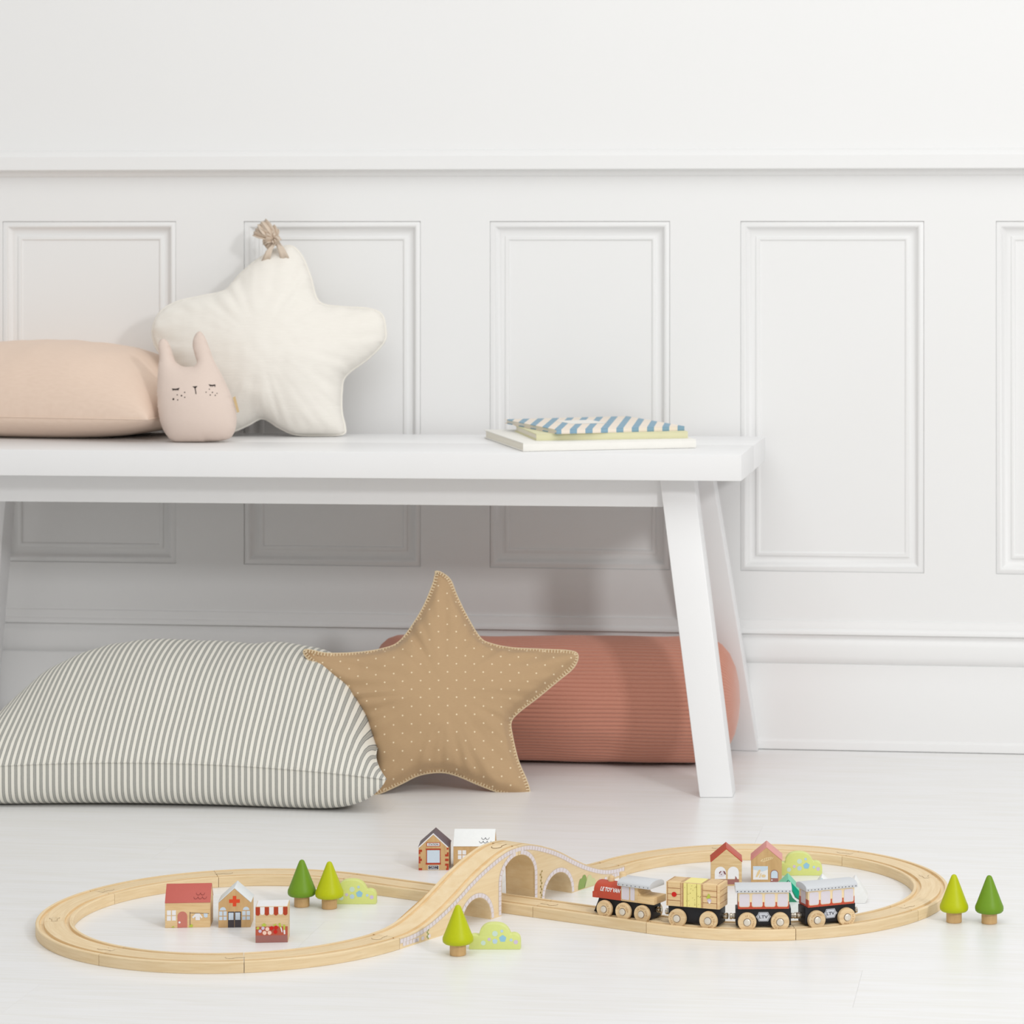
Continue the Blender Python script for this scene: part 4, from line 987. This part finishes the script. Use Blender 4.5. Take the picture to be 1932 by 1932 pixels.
prism('body', [(-62*sxm, 0), (44*sxm, 0), (49*sxm, 10*sxm), (42*sxm, 22*sxm), (34*sxm, 34*sxm), (25*sxm, 47*sxm), (14*sxm, 36*sxm), (-12*sxm, 30*sxm), (-26*sxm, 38*sxm), (-38*sxm, 48*sxm), (-46*sxm, 38*sxm), (-56*sxm, 18*sxm)], -D/2, D/2, 'snow', t, .0008)
decal('printed_ice', [[(-38*sxm, 47.4*sxm), (-26*sxm, 37.5*sxm), (-22*sxm, 24*sxm), (-44*sxm, 18*sxm), (-51*sxm, 27*sxm), (-45.6*sxm, 37.6*sxm)]], 'ice_blue', t, -D/2)

# ================================================================== TRAIN
def s_for(px, v=.0135):
    """distance along the line whose near wheel shows at column px"""
    lo, hi = LENS*.5, LENS+arcR*.5
    for _ in range(50):
        mid = (lo+hi)/2; p, tg = path(mid); q = p+Vector((tg.y, -tg.x, 0))*v+Vector((0, 0, T+.007))
        if proj(q)[0] < px: lo = mid
        else: hi = mid
    return (lo+hi)/2
GZ = T-.003
def vehicle(name, label, px, base):
    s = s_for(px); a, _ = path(s-base/2); b, _ = path(s+base/2); c = (a+b)/2; dv = b-a
    return thing(name, label, 'toy train', (c.x, c.y, GZ), math.atan2(dv.y, dv.x), 'toy train set')
_wc = {}
def wheel(parent, x, R_, side, turn):
    y0 = side*.0098; y1 = side*.0152; s = side
    pr = [(.0022, y0), (R_*.93, y0), (R_, y0+s*.0008), (R_, y1-s*.0009), (R_*.95, y1), (R_*.42, y1), (R_*.40, y1-s*.0006), (.0004, y1-s*.0006)]
    w_ = lathe('wheel', pr, 'beech_pale', parent, 36, 'y', (x, 0, R_), 40)
    lathe('axle_ring', [(R_*.42, y1-s*.0004), (R_*.42, y1+s*.00012), (R_*.34, y1+s*.00012)], 'tooth', w_, 24, 'y', (x, 0, R_))
    lathe('axle_cap', [(R_*.37, y1-s*.0003), (R_*.37, y1+s*.0009), (R_*.31, y1+s*.0013), (.0003, y1+s*.0013)], 'axle', w_, 24, 'y', (x, 0, R_))
    if side < 0:
        v, f = text_mesh('LE TOY VAN', .0026, space=1.25)
        rr = R_*.69; vv = []
        for a, b in v:
            th = math.radians(turn)-a/rr; q = rr+b; vv.append((x+q*math.cos(th), y1-.00012, R_+q*math.sin(th)))
        mesh('wheel_lettering', vv, f, 'wheeltext', w_)
def axle(parent, x, R_): lathe('axle', [(.0016, -.0125), (.0016, .0125)], 'steel', parent, 12, 'y', (x, 0, R_))
def magnet(parent, x0, dirx):
    d = dirx
    lathe('coupling_magnet', [(.0005, x0), (.0030, x0), (.0032, x0+d*.0006), (.0032, x0+d*.0022), (.0026, x0+d*.0026), (.0026, x0+d*.0034), (.0034, x0+d*.0038), (.0034, x0+d*.0058), (.0026, x0+d*.0064), (.0004, x0+d*.0064)], 'steel', parent, 20, 'x', (0, 0, .0135))
def dots(name, xs, z, y, r, mat, parent): decal(name, [disc(x, z, r, 8) for x in xs], mat, parent, y)
def arc_roof(name, x0, x1, hw, z0, rise, th, mat, parent, n=14):
    """curved roof, vault across the width"""
    up = [(hw*math.cos(PI*i/n), z0+th+rise*math.sin(PI*i/n)) for i in range(n+1)]
    up = [(a*-1, b) for a, b in up]
    return prism(name, [(-hw, z0)]+up+[(hw, z0)], x0, x1, mat, parent, .0005, 'x', 18)
# engine
t = vehicle('toy_locomotive', 'wooden toy steam engine with red boiler, black chassis and grey cab roof', 1175.3, .048)
CW = .0098; BW = .0128
ch = prism('chassis', [(-.0335, .0210), (-.0350, .0170), (-.0405, .0045), (-.0370, .0040), (-.0330, .0040), (.0335, .0040), (.0345, .0050), (.0345, .0210)], -CW+.0004, CW-.0004, 'black', t, .0005)
zb_ = .0290; rb = BW
bp_ = [(-BW, .0208), (BW, .0208), (BW, zb_)]+[(rb*math.cos(PI*i/16), zb_+rb*.72*math.sin(PI*i/16)) for i in range(1, 16)]+[(-BW, zb_)]
prism('boiler', bp_, -.0385, -.0035, 'red', t, .0008, 'x', 18)
bp2 = [(a*1.03, .0205+(b-.0208)*(1 if b < .0318 else .0)) for a, b in bp_[:2]]
box('boiler_collar', -.0400, -.0335, -BW-.0004, BW+.0004, .0208, .0275, 'red', t, .0006)
v, f = text_mesh('LE TOY VAN', .0062, bold=.00022, shear=.18, width=.0255)
bm = bmesh.new(); V = [bm.verts.new((a, 0, b*.92)) for a, b in v]
for f_ in f: bm.faces.new([V[k] for k in f_])
for z_ in np.arange(-.0030, .0031, .0004): bmesh.ops.bisect_plane(bm, geom=bm.verts[:]+bm.edges[:]+bm.faces[:], plane_co=(0, 0, z_), plane_no=(0, 0, 1))
for q in bm.verts:           # lay the letters on the curved boiler side
    zz = .0313+q.co.z; yy = BW if zz < zb_ else rb*math.sqrt(max(0, 1-((zz-zb_)/(rb*.72))**2)); q.co = (-.0170+q.co.x, -yy-.0003, zz)
me = bpy.data.meshes.new('boiler_lettering'); bm.to_mesh(me); bm.free(); link('boiler_lettering', me, 'pure_white', t)
lathe('steam_dome', [(.0036, .0360), (.0036, .0412), (.0030, .0430), (.0016, .0440), (.0004, .0443)], 'beech_pale', t, 20, 'z', (-.0235, 0, 0), 60)
lathe('chimney', [(.0040, .0355), (.0040, .0490), (.0036, .0495), (.0004, .0495)], 'beech_pale', t, 20, 'z', (-.0085, 0, 0))
cb_ = box('cab', -.0035, .0185, -BW+.0003, BW-.0003, .0208, .0378, 'beech', t, .0006)
decal('cab_window', [rrect(-.0022, .0228, .0076, .0368, .0012), rrect(.0090, .0228, .0146, .0368, .0012)], 'lavender', t, -BW+.0003, 1)
box('cab_bunker', .0180, .0395, -BW-.0001, BW+.0001, .0208, .0286, 'beech', t, .0009)
prism('cab_fillet', [(.0180, .0280), (.0240, .0280), (.0206, .0295), (.0190, .0318), (.0183, .0345), (.0180, .0376)], -BW+.0012, BW-.0012, 'beech', t, .0003)
arc_roof('cab_roof', -.0065, .0385-.003, .0152, .0376, .0046, .0032, 'roof_grey', t)
dots('roof_rivets', np.linspace(-.0045, .033, 8), .0393, -.0152, .00055, 'ink', t)
for x, tn in ((-.0240, -20), (.0004, 75), (.0245, 65)):
    axle(t, x, .0096)
    wheel(t, x, .0096, -1, tn); wheel(t, x, .0096, 1, 90)
magnet(t, .0345, 1)
# crate wagon
t = vehicle('toy_wagon', 'wooden toy freight wagon printed with crates, an apple and a hay bale', 1306.5, .036)
box('chassis', -.0295, .0295, -.0095, .0095, .0052, .0230, 'black', t, .0006)
bx0, bx1, bz0, bz1, yb = -.0308, .0308, .0228, .0492, -.0135
box('load_block', bx0, bx1, yb, -yb, bz0, bz1, 'beech', t, .0009)
m = mapper(160, 1520, 830, 235, bx1-bx0, bz1-bz0); mm = lambda x, y_: (m(x, y_)[0], bz0+m(x, y_)[1])
zr = lambda k: bz0+(bz1-bz0)*k; xr_ = lambda k: bx0+(bx1-bx0)*k; lw = .00022
decal('printed_hay', [rect(xr_(.325), zr(.02), xr_(.655), zr(.985))], 'hay', t, yb)
decal('hay_straps', [rect(xr_(a)-lw, zr(.02), xr_(a)+lw, zr(.985)) for a in (.395, .575)], 'hay_dark', t, yb, 1)
rr = random.Random(3)
decal('hay_straws', [[(x, z), (x+.0009, z+.0004), (x+.0010, z+.0008), (x+.0001, z+.0004)] for x, z in ((xr_(.34+.30*rr.random()), zr(.05+.88*rr.random())) for _ in range(24))], 'hay_dark', t, yb, 2)
ln = []
for a in (.03, .275, .305, .325, .66, .685, .95): ln.append(rect(xr_(a)-lw, zr(0.02), xr_(a)+lw, zr(.985)))
for x_0, x_1 in ((.03, .275), (.685, .95)):
    for k in (.24, .50, .745): ln.append(rect(xr_(x_0), zr(k)-lw, xr_(x_1), zr(k)+lw))
decal('crate_lines', ln, 'crate_line', t, yb, 1)
decal('printed_apple', [disc(xr_(.155), zr(.49), .0029, 16, .0027)], 'apple', t, yb, 3)
decal('printed_turnip', [disc(xr_(.81), zr(.34), .0022, 14)], 'lilac', t, yb, 3); decal('turnip_tip', [disc(xr_(.815), zr(.275), .0013, 10)], 'pure_white', t, yb, 4)
decal('turnip_leaves', [[(xr_(.79), zr(.42)), (xr_(.83), zr(.45)), (xr_(.82), zr(.58)), (xr_(.79), zr(.63)), (xr_(.775), zr(.52)), (xr_(.745), zr(.46))]], 'leaf', t, yb, 3)
def top_print(name, polys, mat, t, z, k=1):
    mesh(name, [(a, b, z+.00012*k) for p_ in polys for a, b in p_], [tuple(range(sum(len(q) for q in polys[:i]), sum(len(q) for q in polys[:i+1]))) for i in range(len(polys))], mat, t)
top_print('printed_hay', [rect(xr_(.325), yb+.001, xr_(.655), -yb-.001)], 'hay', t, bz1)
top_print('crate_lines', [rect(xr_(a)-lw, yb+.001, xr_(a)+lw, -yb-.001) for a in (.03, .275, .305, .66, .685, .95)]+[rect(xr_(a), b-lw, xr_(c), b+lw) for a, c in ((.03, .275), (.685, .95)) for b in (-.006, 0, .006)], 'crate_line', t, bz1, 2)
mesh('crate_lines', [(bx1+.00015, b, c) for k in (.24, .5, .745) for b, c in ((yb+.001, zr(k)-lw), (-yb-.001, zr(k)-lw), (-yb-.001, zr(k)+lw), (yb+.001, zr(k)+lw))], [(0, 1, 2, 3), (4, 5, 6, 7), (8, 9, 10, 11)], 'crate_line', t)
for x, tn in ((-.0178, 190), (.0178, -15)):
    axle(t, x, .0100); wheel(t, x, .0100, -1, tn); wheel(t, x, .0100, 1, 90)
magnet(t, -.0295, -1); magnet(t, .0295, 1)
# carriages
def carriage(label, px, turns):
    t = vehicle('toy_carriage', label, px, .036)
    box('chassis', -.0298, .0298, -.0098, .0098, .0052, .0238, 'black', t, .0008)
    x0_, x1_, z0_, z1_, yb = -.0275, .0275, .0236, .0417, -.0122
    box('body', x0_, x1_, yb, -yb, z0_, z1_, 'cream', t, .0005)
    # red lower panel with rounded window recesses
    n = 4; pitch = (x1_-x0_)/n; low = []
    for side, yy in (('near', yb), ):
        pl_ = [(x0_, z0_+.0002), (x1_, z0_+.0002), (x1_, z0_+.0088)]
        for i in range(n-1, -1, -1):
            xa, xb = x0_+i*pitch+.0008, x0_+(i+1)*pitch-.0008; zl = z0_+.0022; rr_ = .0022
            pl_ += [(xb, z0_+.0075)]+[(xb-rr_+rr_*math.cos(a), zl+rr_-rr_*math.sin(a)) for a in np.linspace(0, PI/2, 5)]+[(xa+rr_-rr_*math.sin(a), zl+rr_-rr_*math.cos(a)) for a in np.linspace(0, PI/2, 5)]+[(xa, z0_+.0075)]
        pl_ += [(x0_, z0_+.0088)]
        decal('red_panel', [pl_], 'red', t, yy, 0)
        for i in range(n):
            xa, xb = x0_+i*pitch+.0014, x0_+(i+1)*pitch-.0014
            decal('window', [rrect(xa, z0_+.0028, xb, z1_-.0016, .0020)], 'lavender', t, yy, 1)
    for sx in (-1, 1):      # end walls: red skirt and one window
        X = x0_-.00015 if sx < 0 else x1_+.00015; X2 = X+sx*.00015
        mesh('red_panel', [(X, yb, z0_), (X, -yb, z0_), (X, -yb, z0_+.0085), (X, yb, z0_+.0085)], [(0, 1, 2, 3) if sx > 0 else (3, 2, 1, 0)], 'red', t)
        mesh('window', [(X2, yb+.006, z0_+.0025), (X2, -yb-.006, z0_+.0025), (X2, -yb-.006, z1_-.002), (X2, yb+.006, z1_-.002)], [(0, 1, 2, 3) if sx > 0 else (3, 2, 1, 0)], 'lavender', t)
    arc_roof('roof', -.0305, .0305, .0142, .0415, .0042, .0032, 'roof_grey', t)
    dots('roof_rivets', np.linspace(-.0283, .0283, 15), .0431, -.0142, .00058, 'ink', t)
    hx = lambda k: [(-.0082*k, .0148), (-.0062*k, .0148+.0022*k), (-.0050*k, .0148+.0050*k), (.0050*k, .0148+.0050*k), (.0062*k, .0148+.0022*k), (.0082*k, .0148), (.0062*k, .0148-.0022*k), (.0050*k, .0148-.0050*k), (-.0050*k, .0148-.0050*k), (-.0062*k, .0148-.0022*k)]
    bd = decal('badge', [hx(1.0)], 'badge', t, -.0098); decal('badge_border', [hx(.90)], 'ink', bd, -.0098, 1); decal('badge_face', [hx(.84)], 'badge', bd, -.0098, 2)
    text('badge_lettering', 'LTV', .0046, 'ink', bd, 0, .0148, -.0098, 3, width=.0094, bold=.00008)
    for x, tn in zip((-.0178, .0178), turns):
        axle(t, x, .0100); wheel(t, x, .0100, -1, tn); wheel(t, x, .0100, 1, 90)
    magnet(t, -.0298, -1); magnet(t, .0298, 1)
carriage('wooden toy passenger carriage with grey roof, coupled behind the crate wagon', 1440.8, (35, 200))
carriage('wooden toy passenger carriage with grey roof, last of the train', 1570, (120, -50))
